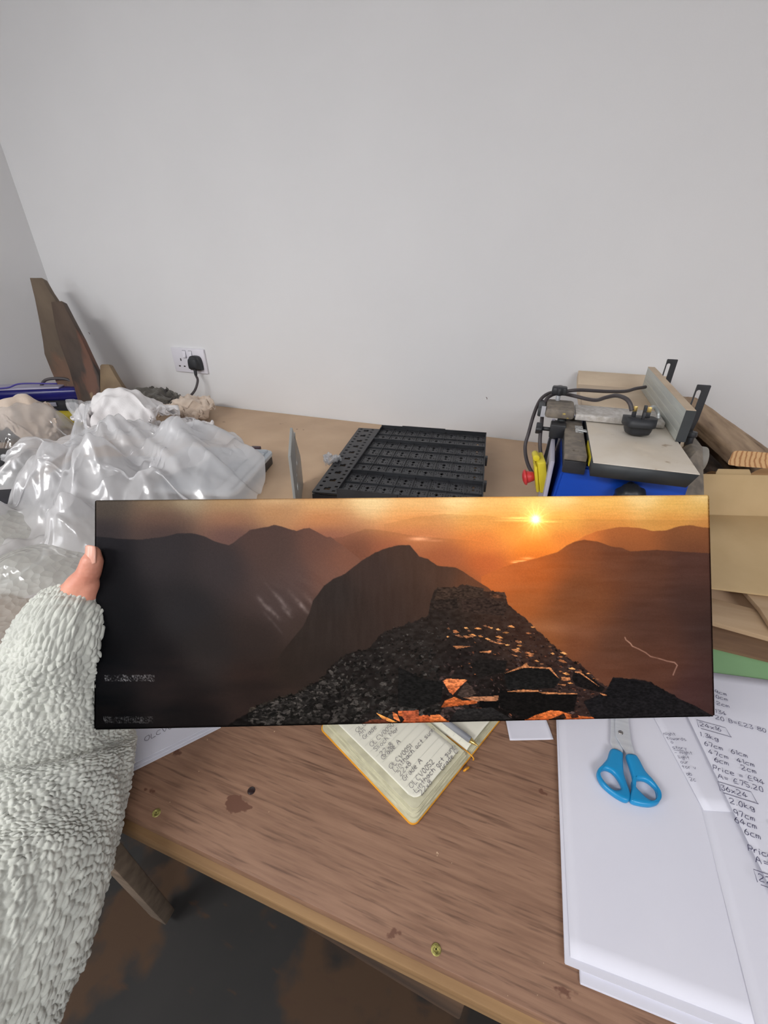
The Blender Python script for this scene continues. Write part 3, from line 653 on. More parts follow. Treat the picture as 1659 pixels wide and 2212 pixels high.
# thumb nail
nc = Q(189, 1199, .3645); nu_ = (Q(199, 1180, .372) - Q(186, 1218, .366)).normalized(); 
side = V((math.cos(YAW), math.sin(YAW), 0)); out_n = ((CAM - nc).normalized() * .75 - side * .65).normalized(); nu_ = (nu_ - out_n * nu_.dot(out_n)).normalized(); wv = nu_.cross(out_n).normalized()
G = []
for i in np.linspace(-1, 1, 15):
    row = []
    for jx in np.linspace(-1, 1, 13):
        wd = .0066 * (1 - .10 * i * i); x = jx * wd; y = i * .0085 * (1 - .14 * jx * jx * (1 if i > 0 else 1.2))
        row.append(tuple(nc + wv * x + nu_ * y - out_n * (x * x / .016 + (.0012 if i < 0 else 0) * i * i)))
    G.append(row)
me = grid_mesh('thumb_nail', np.array(G), M_nail); o = place(me, 'thumb_nail', person)
md = o.modifiers.new('t', 'SOLIDIFY'); md.thickness = .0007; md.offset = 0
# sherpa sleeve
path = [Q(172, 1302, .400), Q(154, 1345, .388), Q(128, 1425, .394), Q(105, 1520, .399), Q(86, 1620, .395), Q(62, 1790, .370), Q(8, 1990, .335), Q(-104, 2212, .315), Q(-250, 2480, .30)]
rad = [.0290, .0360, .0455, .061, .0735, .0705, .0665, .072, .075]
PP = catmull(path, 12); n = 760; m = 560
arc = np.cumsum([0] + [(b - a_).length for a_, b in zip(PP, PP[1:])]); Ltot = arc[-1]
ctrl_t = [arc[12 * i] for i in range(len(path))]
tt = np.linspace(0, Ltot, n); PC = np.array([[np.interp(x, arc, [p[k] for p in PP]) for k in range(3)] for x in tt])
TG = np.gradient(PC, axis=0); TG /= np.linalg.norm(TG, axis=1, keepdims=True)
for k in range(3): TG[:, k] = np.convolve(np.pad(TG[:, k], 20, 'edge'), np.ones(41) / 41, 'valid')
TG /= np.linalg.norm(TG, axis=1, keepdims=True)
rs = np.array([1.0, 0, 0]); X1 = np.cross(TG, rs); X1 /= np.linalg.norm(X1, axis=1, keepdims=True); X2 = np.cross(TG, X1)
R0 = np.interp(tt, ctrl_t, rad)
th = np.linspace(0, 2 * math.pi, m, endpoint=False); TH, TT = np.meshgrid(th, tt)
cx, cy_ = np.cos(TH), np.sin(TH)
wr = (fnoise(cx * 1.6 + 5 + TT * 9, cy_ * 1.6 + 5 + TT * 5, 31, 3) - .5)
fold = (fnoise(TT * 24 + cx * 1.2 + 9, cx * .9 + cy_ * .9 + 7, 32, 2) - .5)
crease = np.exp(-((TT - (.115 + .020 * np.sin(TH * 1.0 + 1.2))) / .017) ** 2) * (.55 + .45 * np.cos(TH - 1.2))
crease2 = np.exp(-((TT - (.062 + .012 * np.sin(TH + 2.6))) / .008) ** 2) * .4
RR = R0[:, None] * (1 + .20 * wr + .16 * fold) - .006 * crease - .005 * crease2
# nubs: cellular pattern on the surface
def nubs(ncell, seed):
    step = np.gradient(tt) * ncell / (2 * math.pi * R0); gu = (np.cumsum(step))[:, None] * np.ones((1, m)); gv = TH / (2 * math.pi) * ncell
    gu = gu + (fnoise(cx * 3 + 9, TT * 55 + cy_ * 3, 33 + seed, 3) - .5) * .8; gv = gv + (fnoise(cy_ * 3 + 9, TT * 55 + cx * 3, 34 + seed, 3) - .5) * .7
    J = np.random.RandomState(3 + seed).rand(400, ncell, 3); iu = np.floor(gu).astype(int); iv = np.floor(gv).astype(int)
    f1 = np.full(gu.shape, 9.0); f2 = f1.copy(); hh = np.zeros_like(f1)
    for du_ in (-1, 0, 1):
        for dv_ in (-1, 0, 1):
            a_, b_ = (iu + du_) % 400, (iv + dv_) % ncell; jx = J[a_, b_, 0]; jy = J[a_, b_, 1]; jt_ = J[a_, b_, 2] * 6.3
            ex = gu - (iu + du_ + .1 + .8 * jx); ey = gv - (iv + dv_ + .1 + .8 * jy); c_, s_2 = np.cos(jt_), np.sin(jt_)
            d = np.hypot((ex * c_ + ey * s_2) * 1.25, (-ex * s_2 + ey * c_) * .85)
            cl = d < f1; f2 = np.where(cl, f1, np.minimum(f2, d)); hh = np.where(cl, J[a_, b_, 2], hh); f1 = np.where(cl, d, f1)
    e_ = np.clip((f2 - f1) / .40, 0, 1); return np.sqrt(1 - (1 - e_) ** 2) * np.clip(1.12 - f1 * f1 * 1.1, .15, 1.2) * (.55 + .6 * hh) * (R0[:, None] / ncell * 4.2)
mk = np.clip((TT - .075) / .02, 0, 1); mk = mk * mk * (3 - 2 * mk)
tuft = .7 + .6 * fnoise(cx * 3 + 4, TT * 22 + cy_ * 2, 36, 2)
RR = RR + (nubs(54, 0) * (1 - mk) + nubs(94, 5) * mk) * tuft + (fnoise(TT * 900, TH * 60, 35, 2) - .5) * .0006
end = np.clip(tt / .004, 0, 1)[:, None]
A = PC[:, None, :] + (X1[:, None, :] * cx[..., None] + X2[:, None, :] * cy_[..., None]) * RR[..., None]
# turned-in cuff
lip = []
for k, s in enumerate((.55, .72, .86, .95)):
    lip.append(PC[0] + (A[0] - PC[0]) * s + TG[0] * (.010 - .0105 * math.sin(s * 1.5)) )
A = np.concatenate([np.array(lip), A], 0)
me = grid_mesh('fleece_sleeve', A, M_fleece, wrap=True); place(me, 'fleece_sleeve', person)['label'] = 'pale grey sherpa fleece sleeve'

# ------------------------------------------------------------------ handwriting
GL = {'A':'023962 1555','C':'5839180604133253','O':'3918060413325365675939','L':'090252','V':'093269','0':'29180604123244473929','1':'0819 1912','2':'08193948460252','3':'09492645432203',
'4':'390454 3732','5':'4909063645432203','6':'391704123244361604','7':'094922','8':'39190745432203054739','9':'4735150719394742','a':'46160412334642','b':'0902 05163644321203','c':'461604031242',
'd':'461604123243 4942','e':'04453616041242','g':'461604133346412001','h':'0902 0416364442','i':'0602 0818','k':'0902 360442','l':'0902','m':'0602 05162522 25364542','n':'0602 0516364442',
'o':'16041232443616','p':'0600 05163644321203','r':'0602 041636','s':'4616053 ','t':'292332 0646','u':'0603123243 4642','v':'062246','w':'0612243246','x':'0642 4602','y':'0623 4610','P':'0209 093948463505',
'G':'583918060413325355 5535','S':'5839190745432203','B':'0209 0939473606 3645433202','D':'0209 0939575432 02','=':'0444 0646','-':'0444','.':'0212','E':'48391804 0545 0252','N':'02095259','M':'020935696 2'}
GL['s'] = '461605433202'; GL['M'] = '0209356962'; GL['D'] = '02093957543202'
def writing(lines, height, material, parent, name='handwriting', thick=.00035, seed=1, jit=.25):
    """lines: [(text, origin V, direction V, normal V)]; thin ink strokes lying on the page"""
    bm = bmesh.new(); rg = random.Random(seed)
    for text, org, dr, up in lines:
        dr = dr.normalized(); yv = up.cross(dr).normalized(); x = 0; u = height / 7
        if text.startswith('~'):      # ruled stroke: '~x0,y0,x1,y1,...'
            v = [float(t) for t in text[1:].split(',')]
            P = [org + dr * v[i] + yv * v[i + 1] for i in range(0, len(v), 2)]; strokes = [P]
        else:
            strokes = []
            for ch in text:
                if ch == ' ': x += 4.5; continue
                gl = GL.get(ch)
                if gl is None: continue
                wmax = 0
                for s in gl.split():
                    P = []
                    for i in range(0, len(s) - 1, 2):
                        gx, gy = int(s[i]), int(s[i + 1]); wmax = max(wmax, gx)
                        P.append(org + dr * ((x + gx + rg.uniform(-jit, jit) + .12 * (gy - 2)) * u) + yv * ((gy - 2 + rg.uniform(-jit, jit)) * u))
                    if len(P) > 2: P = catmull(P, 3)
                    strokes.append(P)
                x += wmax + 2.0 + rg.uniform(-.3, .3)
        for P in strokes:
            prev = None
            for i in range(len(P)):
                t = (P[min(i + 1, len(P) - 1)] - P[max(i - 1, 0)])
                if t.length < 1e-9: t = dr
                s = up.cross(t.normalized()) * thick
                a = bm.verts.new(P[i] + s + up * .00025); b = bm.verts.new(P[i] - s + up * .00025)
                if prev: bm.faces.new((prev[0], a, b, prev[1]))
                prev = (a, b)
    return obj(name, bm, material, parent, smooth=False)

# ------------------------------------------------------------------ notebook
N0 = H(893, 1786, .902); n2 = (H(1066, 1572, .902) - N0); n2.z = 0; n2.normalize(); n1 = V((-n2.y, n2.x, 0)); UPZ = V((0, 0, 1))
PWD, PHT = .088, .142
nb = thing('notebook', 'open notebook with orange cover and handwritten cream pages, corner towards the bench edge', 'notebook', N0 + n2 * PWD + n1 * PHT / 2)
def NP(a, b, z): return N0 + n2 * a + n1 * b + UPZ * (z - .902)       # a along the width, b up the page
def rrect(x0, x1, y0, y1, r, rounds=(1, 1, 1, 1), k=6):
    P = []
    for (cx_, cy2, a0, on) in ((x1 - r, y1 - r, 0, rounds[0]), (x0 + r, y1 - r, 90, rounds[1]), (x0 + r, y0 + r, 180, rounds[2]), (x1 - r, y0 + r, 270, rounds[3])):
        if on: P += [(cx_ + r * math.cos(math.radians(a0 + 90 * i / k)), cy2 + r * math.sin(math.radians(a0 + 90 * i / k))) for i in range(k + 1)]
        else: P.append((cx_ + (r if a0 in (0, 270) else -r), cy2 + (r if a0 in (0, 90) else -r)))
    return P
bm = bmesh.new(); prism(bm, [NP(x, y, .9005) for x, y in rrect(-.0008, PWD * 2 + .0008, -.0008, PHT + .0008, .007)], UPZ * .0022, .0006); obj('cover', bm, M_orange, nb)
def block(x0, x1, spine_at_x1, ztop, layers, mat, name):
    """a stack of pages: rounded outer corners, each leaf set in a little (fanned fore-edge)"""
    bm = bmesh.new()
    for k in range(layers):
        f = k / layers; z = .9028 + (ztop - .9028) * f; ins = .0085 * f ** 1.3 + .0006 * math.sin(k * 2.3)
        a0, a1 = (x0 + ins, x1) if spine_at_x1 else (x0, x1 - ins)
        b0 = .0 + ins * .75
        rn = (0, 1, 1, 0) if spine_at_x1 else (1, 0, 0, 1)
        prism(bm, [NP(x, y, z) for x, y in rrect(a0, a1, b0, PHT - .001, .006, rn)], UPZ * ((ztop - .9028) / layers * .82))
    return obj(name, bm, mat, nb, smooth=False)
block(.0004, PWD, True, .9120, 11, M_pagedge, 'page_block'); block(PWD, PWD * 2 - .0004, False, .9070, 6, M_pagedge, 'page_block')
def leaf(name, x0, x1, y0, ztop, spine_x, mat, amp, corner_left):
    n_, m_ = 40, 50; G = np.zeros((n_, m_, 3)); r = .010
    for i in range(n_):
        a = i / (n_ - 1)
        for j in range(m_):
            b = j / (m_ - 1); x = x0 + (x1 - x0) * a; y = y0 + (PHT - .002 - y0) * b
            if corner_left and x - x0 < r:          # rounded outer corners
                dx = r - (x - x0); lim = r - math.sqrt(max(r * r - dx * dx, 0)); y = max(y, y0 + lim); y = min(y, PHT - .002 - lim)
            if not corner_left and x1 - x < r:
                dx = r - (x1 - x); lim = r - math.sqrt(max(r * r - dx * dx, 0)); y = max(y, y0 + lim); y = min(y, PHT - .002 - lim)
            ds = abs(x - spine_x) / abs(x1 - x0)
            z = ztop + amp * (math.sin(min(ds * 1.15, 1) * math.pi) ** .8) - (.004 * max(0, 1 - ds / .12) ** 1.5) + .0006 * math.sin(b * 5 + a * 2)
            G[i, j] = NP(x, y, z)
    me = grid_mesh(name, G, mat); o = place(me, name, nb); md = o.modifiers.new('s', 'SOLIDIFY'); md.thickness = .0002; return o
page = leaf('left_page', .0135, PWD - .0004, .0095, .9128, PWD, M_cream, .0014, True)
page2 = leaf('right_page', PWD + .0004, PWD * 2 - .009, .005, .9080, PWD, M_cream, .003, False)
def zpage(a): ds = (PWD - a) / (PWD - .0135); return .9133 + .0014 * (math.sin(min(ds * 1.15, 1) * math.pi) ** .8) + .0009
LNS = []
def wline(txt, px, py):
    p = H(px, py, .9152); LNS.append((txt, p, n2, UPZ))
# rule lines
ruled = bmesh.new()
for k in range(15):
    b = .016 + k * .0085; pr = None
    for i in range(28):
        a = .017 + (PWD - .022) * i / 27
        A1, A2 = ruled.verts.new(NP(a, b, zpage(a) - .0004)), ruled.verts.new(NP(a, b + .00028, zpage(a) - .0004))
        if pr: ruled.faces.new((pr[0], A1, A2, pr[1]))
        pr = (A1, A2)
    pr = None
    for i in range(20):
        a = PWD + .006 + (PWD - .018) * i / 19; ds = (a - PWD) / (PWD - .009); z = .9080 + .003 * (math.sin(min(ds * 1.15, 1) * math.pi) ** .8) + .0007
        A1, A2 = ruled.verts.new(NP(a, b, z)), ruled.verts.new(NP(a, b + .00028, z))
        if pr: ruled.faces.new((pr[0], A1, A2, pr[1]))
        pr = (A1, A2)
obj('ruled_lines', ruled, pm('pale_rule_line', S(208, 208, 198)), nb, smooth=False)
for t_, x_, y_ in (('OLC', 772, 1583), ('An', 778, 1590), ('Grade', 787, 1598), ('OLCV0050', 803, 1614), ('Slioch Mor', 812, 1624), ('22x8', 825, 1634), ('Grade A', 828, 1642),
                   ('OLCV0051', 845, 1662), ('Linthach oct sunri', 854, 1668), ('22x8', 865, 1677), ('Grade A', 874, 1688), ('OLCV0052', 889, 1704), ('Linthach oct sunri', 899, 1713), ('22x8     Grade C', 911, 1719)):
    wline(t_, x_, y_)
writing(LNS, .0047, M_ink2, nb, thick=.00022, seed=4)
bm = bmesh.new()   # elastic band round the cover's lower edge with its knot, running up the gutter
tube(bm, [NP(PWD + .004, -.0045, .902), NP(PWD + .004, -.0042, .906), NP(PWD + .004, .004, .9078), NP(PWD + .002, .03, .909)], .0007, 8, 6)
tube(bm, [NP(PWD - .012, -.0040, .902), NP(PWD - .011, -.0052, .905), NP(PWD - .006, -.0056, .903)], .0012, 8, 6)
obj('elastic_band', bm, M_orange, nb)
pen = thing('ballpoint_pen', 'clear barrelled ballpoint pen lying in the gutter of the open notebook', 'pen', NP(PWD + .003, .06, .916))
tip = H(1036, 1614, .912); back = H(972, 1566, .921); dp = (back - tip).normalized()
bm = bmesh.new(); cyl(bm, tip + dp * .012, tip + dp * .125, .0038, .0038, 6); obj('barrel', bm, pm('clear_pen_barrel', S(196, 200, 206), rough=.12, trans=.5), pen)
bm = bmesh.new(); lathe(bm, [(0, 0), (.0006, 0), (.0009, .003), (.0032, .012), (0, .012)], tip, dp, 16); obj('pen_tip', bm, M_brass, pen)
bm = bmesh.new(); cyl(bm, tip + dp * .014, tip + dp * .10, .0026, .0041, 12); tag_o = obj('ink_tube', bm, pm('dark_pen_ink', S(96, 94, 104), rough=.25), pen)
bm = bmesh.new(); cyl(bm, tip + dp * .10, tip + dp * .14, .0046, .0046, 14, .0006); obj('pen_cap', bm, pm('blue_pen_cap', S(40, 60, 130), rough=.3), pen)

# ------------------------------------------------------------------ papers
def paper(name, corners, z, label, mat=M_paper, cat='sheet of paper', group=None, curl=.0, n_=24, thick=.00025, seed=2, children_of=None):
    c = [V((p[0], p[1], z)) for p in corners]; G = np.zeros((n_, n_, 3))
    for i in range(n_):
        for j in range(n_):
            a, b = i / (n_ - 1), j / (n_ - 1)
            p = c[0] * (1 - a) * (1 - b) + c[1] * a * (1 - b) + c[2] * a * b + c[3] * (1 - a) * b
            edge = (abs(a - .5) * 2) ** 6 + (abs(b - .5) * 2) ** 6
            p.z += curl * edge * (.6 + .5 * math.sin(a * 5 + seed)) + .00012 * (1 + math.sin(a * 7 + b * 4 + seed)); G[i, j] = p
    me = grid_mesh(name, G, mat, smooth=False); o = place(me, name, children_of); md = o.modifiers.new('s', 'SOLIDIFY'); md.thickness = thick; md.offset = 1
    if label: tag(o, label, cat, group)
    return o
def a4(corner, edge_pt, z, wsize=.210, hsize=.297, left=False):
    """A4 sheet with one corner, long side towards edge_pt; short side to the right (or left)"""
    c = V((corner.x, corner.y, z)); d = V((edge_pt.x - c.x, edge_pt.y - c.y, 0)).normalized(); s = V((d.y, -d.x, 0)) * (-1 if left else 1)
    return [c, c + d * hsize, c + d * hsize + s * wsize, c + s * wsize]
st = thing('sheet_stack', 'thick stack of blank white A4 paper under the scissors, overhanging towards the front', 'paper', H(1400, 1850))
c0 = H(1254, 2126, BZ + .001); e0 = H(1212, 1570, BZ + .001)
def stack_part(corner, edge, z0, z1, name, k):
    bm = bmesh.new(); P = a4(corner, edge, z0)
    for i in range(k):
        zz = z0 + (z1 - z0) * i / k; rnd = random.Random(i); off = V((rnd.uniform(-.0006, .0006), rnd.uniform(-.0006, .0006), 0))
        prism(bm, [V((p.x, p.y, zz)) + off for p in P], UPZ * ((z1 - z0) / k * .85))
    return obj(name, bm, M_paper, st, smooth=False)
stack_part(c0, H(1212, 1400, BZ), BZ + .0004, BZ + .0030, 'lower_sheets', 6)
stack_part(H(1221, 2082, BZ + .004), H(1203, 1570, BZ + .004), BZ + .0031, BZ + .0052, 'middle_sheets', 5)
top = a4(H(1232, 2068, BZ + .0056), H(1206, 1575, BZ + .0056), BZ + .0055)
paper('top_sheet', top, BZ + .0054, None, children_of=st, curl=.00004)
dp0, dp1 = H(1512, 1735, BZ + .006), H(1632, 2212, BZ + .006); d = (dp1 - dp0).normalized(); s_ = V((-d.y, d.x, 0))
paper('loose_sheet', [dp0 - d * .12, dp0 + d * .177, dp0 + d * .177 + s_ * .21, dp0 - d * .12 + s_ * .21], BZ + .0061, 'blank white sheet lying askew on the right side of the stack, below the note sheet', curl=.0002)
# sheet with the small sloping note, then the price list
pb0 = H(1420, 1563, BZ + .007); pb1 = H(1520, 1750, BZ + .007); d = (pb1 - pb0).normalized()
B2 = pb1.copy(); B1 = B2 - d * .297; s_ = V((-d.y, d.x, 0)); s_ = s_ if s_.x > 0 else -s_
noteB = thing('note_sheet', 'white sheet with a narrow column of tiny notes, between the scissors and the price list', 'sheet of paper', (B1 + B2) / 2)
paper('paper_sheet', [B1, B2, B2 + s_ * .21, B1 + s_ * .21], BZ + .0064, None, children_of=noteB, curl=.0002)
wl = V((math.cos(.28), math.sin(.28), 0))
LN = []
for t_, x_, y_ in (('night', 1434, 1588), ('towards', 1441, 1598), ('of', 1450, 1606), ('story', 1454, 1618), ('- night', 1458, 1628), ('light', 1467, 1639), ('our', 1471, 1649), ('tor v', 1475, 1660), ('ab', 1484, 1675), ('2c', 1491, 1687)):
    LN.append((t_, H(x_, y_, BZ + .0085), wl, UPZ))
LN.append(('~0,0,.010,.0', H(1456, 1621, BZ + .0085), wl, UPZ))
writing(LN, .0036, M_ink, noteB, thick=.00018, seed=6)
pc0 = H(1530, 1640, BZ + .010); pc1 = H(1659, 1908, BZ + .010); d = (pc1 - pc0).normalized()
topc = H(1500, 1446, BZ + .010)
C1 = pc0 + d * (H(1553, 1455, BZ + .010) - pc0).dot(d); C2 = C1 + d * .297; s_ = V((-d.y, d.x, 0)); s_ = s_ if s_.x > 0 else -s_
pl = thing('price_list', 'handwritten list of sizes, weights and prices in blue ink at the right edge', 'sheet of paper', (C1 + C2) / 2)
paper('paper_sheet', [C1, C2, C2 + s_ * .21, C1 + s_ * .21], BZ + .0098, None, children_of=pl, curl=.0003)
wl = (H(1627, 1618, BZ + .011) - H(1522, 1588, BZ + .011)).normalized()
LN = []
for t_, x_, y_ in (('9cm', 1545, 1497), ('0cm', 1547, 1508), ('2cm', 1548, 1522), ('134', 1546, 1540), ('A = E7 20 B=E23 80', 1480, 1535), ('24x16', 1512, 1568), ('1.3kg', 1513, 1590), ('67cm  61cm', 1522, 1610), ('47cm  41cm', 1531, 1628),
        ('6cm   2cm', 1544, 1645), ('Price = E94', 1541, 1662), ('A= E75.20  B=', 1551, 1681), ('36x24', 1558, 1706), ('2.0kg', 1577, 1735), ('97cm   91cm', 1586, 1760), ('64cm', 1588, 1776), ('6cm', 1609, 1802), ('Price', 1617, 1838), ('A=E', 1632, 1862), ('22x8', 1640, 1902)):
    LN.append((t_, H(x_, y_, BZ + .0113), wl, UPZ))
hh_ = .0062
for x_, y_ in ((1509, 1571), (1556, 1709), (1636, 1906)):
    LN.append(('~0,0,0,.0095,.028,.0095,.030,.000,.031,-.001,.002,-.001', H(x_, y_, BZ + .0113), wl, UPZ))
writing(LN, .0052, M_ink, pl, thick=.00028, seed=8)
gp = [H(1500, 1395, BZ + .0020), H(1500, 1500, BZ + .002), H(1760, 1530, BZ + .002), H(1760, 1440, BZ + .002)]
bm = bmesh.new(); prism(bm, [V((p.x, p.y, BZ + .0060)) for p in gp], UPZ * .0012)
tag(obj('green_card', bm, M_green), 'plain green card sticking out behind the price list', 'card')
np_ = [H(1093, 1562), H(1101, 1601), H(1195, 1598), H(1176, 1548)]
o = paper('paper_note', [H(1086, 1530), H(1101, 1601), H(1195, 1599), H(1168, 1528)], BZ + .0006, None, curl=.0015, seed=5, n_=16)
tag(o, 'small torn white paper note on the bench between notebook and paper stack', 'note')
# sheet beneath the sleeve
pe0 = H(253, 1683, BZ + .001); pe1 = H(466, 1577, BZ + .001); d = (pe1 - pe0).normalized(); s_ = V((-d.y, d.x, 0))
lp = thing('handwritten_sheet', 'white handwritten sheet on the bench half hidden by the fleece sleeve and canvas', 'sheet of paper', (pe0 + pe1) / 2 + s_ * .05)
E1 = pe0 - d * .10
bm = bmesh.new()
for k in range(3):
    o_ = s_ * (.0035 * k) ; prism(bm, [V((p.x, p.y, BZ + .0004 + k * .0009)) for p in (E1 + o_, E1 + d * .205 + o_, E1 + d * .205 + s_ * .18, E1 + s_ * .18)], UPZ * .0006)
obj('paper_sheets', bm, M_paper, lp, smooth=False)
wl = (H(362, 1577, BZ + .003) - H(312, 1602, BZ + .003)).normalized()
writing([('1256', H(258, 1625, BZ + .003), wl, UPZ), ('OLCV0053', H(313, 1602, BZ + .003), wl, UPZ)], .0058, M_ink2, lp, thick=.00022, seed=9)

# ------------------------------------------------------------------ scissors
ZS = BZ + .0095
sc = thing('scissors', 'scissors with bright blue plastic handles lying on the blank paper stack', 'scissors', H(1355, 1660, ZS))
def SP(a, b, z=ZS): return H(1130 + a / 2.658, 1380 + b / 2.658, z)
def sc_plate(outer, holes, name, mat, thick, zc, bevel):
    o_ = SP(570, 780, zc); U_ = V((1, 0, 0)); W_ = V((0, 1, 0)); f = lambda L: [((SP(a, b, zc) - o_).x, (SP(a, b, zc) - o_).y) for a, b in L]
    bm = bmesh.new(); plate(bm, f(outer), [f(h) for h in holes], o_, U_, W_, thick, bevel, 5); return obj(name, bm, mat, sc, 50)
sc_plate([(500,640),(535,640),(570,662),(571,700),(576,775),(592,830),(612,892),(608,932),(578,936),(515,900),(455,848),(424,795),(426,757),(456,722),(482,690)], [[(445,768),(475,755),(515,775),(545,815),(560,850),(552,872),(510,868),(468,828),(446,795)]], 'handle', M_scis, .0075, ZS + .0005, .0028)
sc_plate([(590,670),(640,671),(665,700),(700,765),(742,812),(780,868),(788,915),(772,950),(730,964),(670,958),(620,942),(611,912),(622,860),(625,800),(606,730)], [[(642,832),(652,816),(698,818),(738,845),(765,880),(768,915),(748,932),(712,922),(672,885),(646,855)]], 'handle', M_scis, .0075, ZS + .0010, .0028)
bm = bmesh.new(); prism(bm, [SP(a, b, ZS - .0012) for a, b in ((548,590),(572,640),(570,662),(520,640),(500,600),(505,400),(515,180),(525,120),(540,300))], UPZ * .0012, .0002); obj('blade', bm, M_steel, sc)
bm = bmesh.new(); prism(bm, [SP(a, b, ZS + .0004) for a, b in ((527,485),(530,560),(565,620),(600,672),(640,672),(618,590),(605,485),(590,300),(560,120),(548,180),(532,340))], UPZ * .0013, .0002); obj('blade', bm, M_steel, sc)
bm = bmesh.new(); lathe(bm, [(0, .0014), (.0012, .0012), (.0024, .0006), (.0026, 0), (0, 0)], SP(560, 538, ZS + .0017), (0, 0, 1), 20); obj('pivot_rivet', bm, pm('steel_rivet', S(150, 146, 144), rough=.35, metal=.9), sc)

# ------------------------------------------------------------------ socket on the back wall
def SW(u, z, y=WY): return V((u, y, z))
sx, sz = -1.216, 1.0600
sk = thing('wall_socket', 'white double mains socket with two rocker switches on the white wall', 'socket', (sx, WY, sz))
bm = bmesh.new(); box(bm, (sx - .073, WY - .009, sz - .043), (sx + .073, WY, sz + .043), .003); obj('face_plate', bm, M_plastic_w, sk)
for dx in (-.0135, .0135):
    bm = bmesh.new(); obox(bm, (sx + dx, WY - .0105, sz + .022), (.013, .006, .024), Matrix.Rotation(-.22, 3, 'X'), .001); rk_ = obj('rocker_switch', bm, M_plastic_w, sk)
    bm = bmesh.new(); box(bm, (sx + dx - .0078, WY - .0094, sz + .0085), (sx + dx + .0078, WY - .0088, sz + .0355)); obj('switch_gap_shade', bm, pm('gap_shade_grey', S(150, 148, 156), rough=.5), sk)  # grey backing paints the shaded gap round each rocker
bm = bmesh.new()
for cx0 in (-.036,):
    for a, b, w_, h_ in ((0, .006, .0045, .009), (-.011, -.017, .0075, .0045), (.011, -.017, .0075, .0045)):
        bm = bmesh.new(); box(bm, (sx + cx0 + a - w_ / 2, WY - .0094, sz - .004 + b - h_ / 2), (sx + cx0 + a + w_ / 2, WY - .0088, sz - .004 + b + h_ / 2)); obj('pin_hole', bm, M_hole, sk)
def uk_plug(bmb, bmp, origin, U, W, N, pins=True):
    """13 A plug: body on the plane U(width) W(up, earth side), N points away from the pins"""
    f = lambda L: L
    M = Matrix((U, W, N)).transposed()
    base = [(-.025, -.020), (-.018, -.025), (.018, -.025), (.025, -.020), (.0245, .008), (.015, .023), (-.015, .023), (-.0245, .008)]
    def ring(s, z): return [origin + M @ V((x * s, y * s, z)) for x, y in catmull_2(base)]
    def catmull_2(L): return [(p.x, p.y) for p in catmull([V((a, b, 0)) for a, b in L], 4, True)]
    secs = [(1, 0), (1, .013), (.97, .0145), (.86, .015), (.80, .022), (.72, .027), (.5, .029)]
    rings = [[bmb.verts.new(p) for p in ring(s, z)] for s, z in secs]
    for a, b in zip(rings, rings[1:]):
        for i in range(len(a)):
            j = (i + 1) % len(a); bmb.faces.new((a[i], a[j], b[j], b[i]))
    bmb.faces.new(list(reversed(rings[0]))); bmb.faces.new(rings[-1])
pg = thing('mains_plug', 'black three-pin plug pushed into the right half of the wall socket, its cable hanging down', 'plug', (sx + .038, WY - .03, sz - .01))
bm = bmesh.new(); uk_plug(bm, None, V((sx + .036, WY - .0095, sz - .004)), V((-1, 0, 0)), V((0, 0, 1)), V((0, -1, 0)))
obj('plug_body', bm, M_black2, pg)
bm = bmesh.new()
cp_ = [V((sx + .036, WY - .027, sz - .024)), V((sx + .037, WY - .030, sz - .045)), AY(427, 822, WY - .04), AY(421, 843, WY - .06), AY(405, 862, WY - .10), AY(396, 876, WY - .13)]
tube(bm, cp_, .0042, 12, 8); obj('cable', bm, M_rubber, pg)
bm = bmesh.new(); tube(bm, cp_[:2], lambda t: .0062 - .001 * t, 12, 6); obj('strain_relief', bm, M_black, pg)

# ------------------------------------------------------------------ leaning weathered boards
B0, B1, TT_ = V((-1.50, 1.02, .9)), V((-1.36, 1.05, .9)), V((-1.70, 1.19, 1.325))
Nb = (B1 - B0).cross(TT_ - B0).normalized()
if Nb.dot(CAM - B0) < 0: Nb = -Nb
def px_board(outline, P0, N, thick, mat, name, label, cat='board', group=None, bevel=.0012):
    upv = (UPZ - N * N.z).normalized(); pts = []
    for x, y in outline:
        p = ON(x, y, P0, N); lo_z = BZ + .003 + max(0, thick * N.z)
        if p.z < lo_z: p = p + upv * ((lo_z - p.z) / upv.z)
        if not pts or (pts[-1] - p).length > .004: pts.append(p)
    bm = bmesh.new(); prism(bm, pts, N * -thick, bevel)
    o = obj(name, bm, mat); tag(o, label, cat, group); return o
px_board([(64,600),(90,600),(106,628),(133,668),(175,745),(205,800),(212,850),(225,925),(175,940),(158,915),(145,880),(125,835),(110,800),(96,765),(92,735),(84,690),(75,645)], B0, Nb, .022, M_board, 'wooden_stake', 'tallest of the three weathered wooden stakes leaning in the left corner')
px_board([(110,652),(133,650),(150,683),(175,730),(196,775),(214,812),(216,850),(221,890),(231,925),(185,930),(172,880),(150,800),(130,745),(118,700)], B0 + Nb * .026, Nb, .022, M_board2, 'wooden_stake', 'middle weathered wooden stake, reddish brown, in front of the tallest one')
N3 = V((.25, -1, .30)).normalized()
px_board([(216,790),(219,787),(233,787),(236,790),(252,818),(270,845),(283,870),(292,890),(240,915),(221,915),(217,880),(216,830)], V((-1.40, 1.02, .9)), N3, .02, M_board3, 'wooden_stake', 'shortest tan wooden stake with a cut flat tip, right of the two tall ones')
bm = bmesh.new(); box(bm, (-1.66, 1.16, BZ + .0005), (-1.27, 1.295, BZ + .0125), .001, Matrix.Identity(4))
tag(obj('fibreboard_offcut', bm, M_mdf), 'pale fibreboard offcut lying against the wall behind the shortest stake', 'offcut')

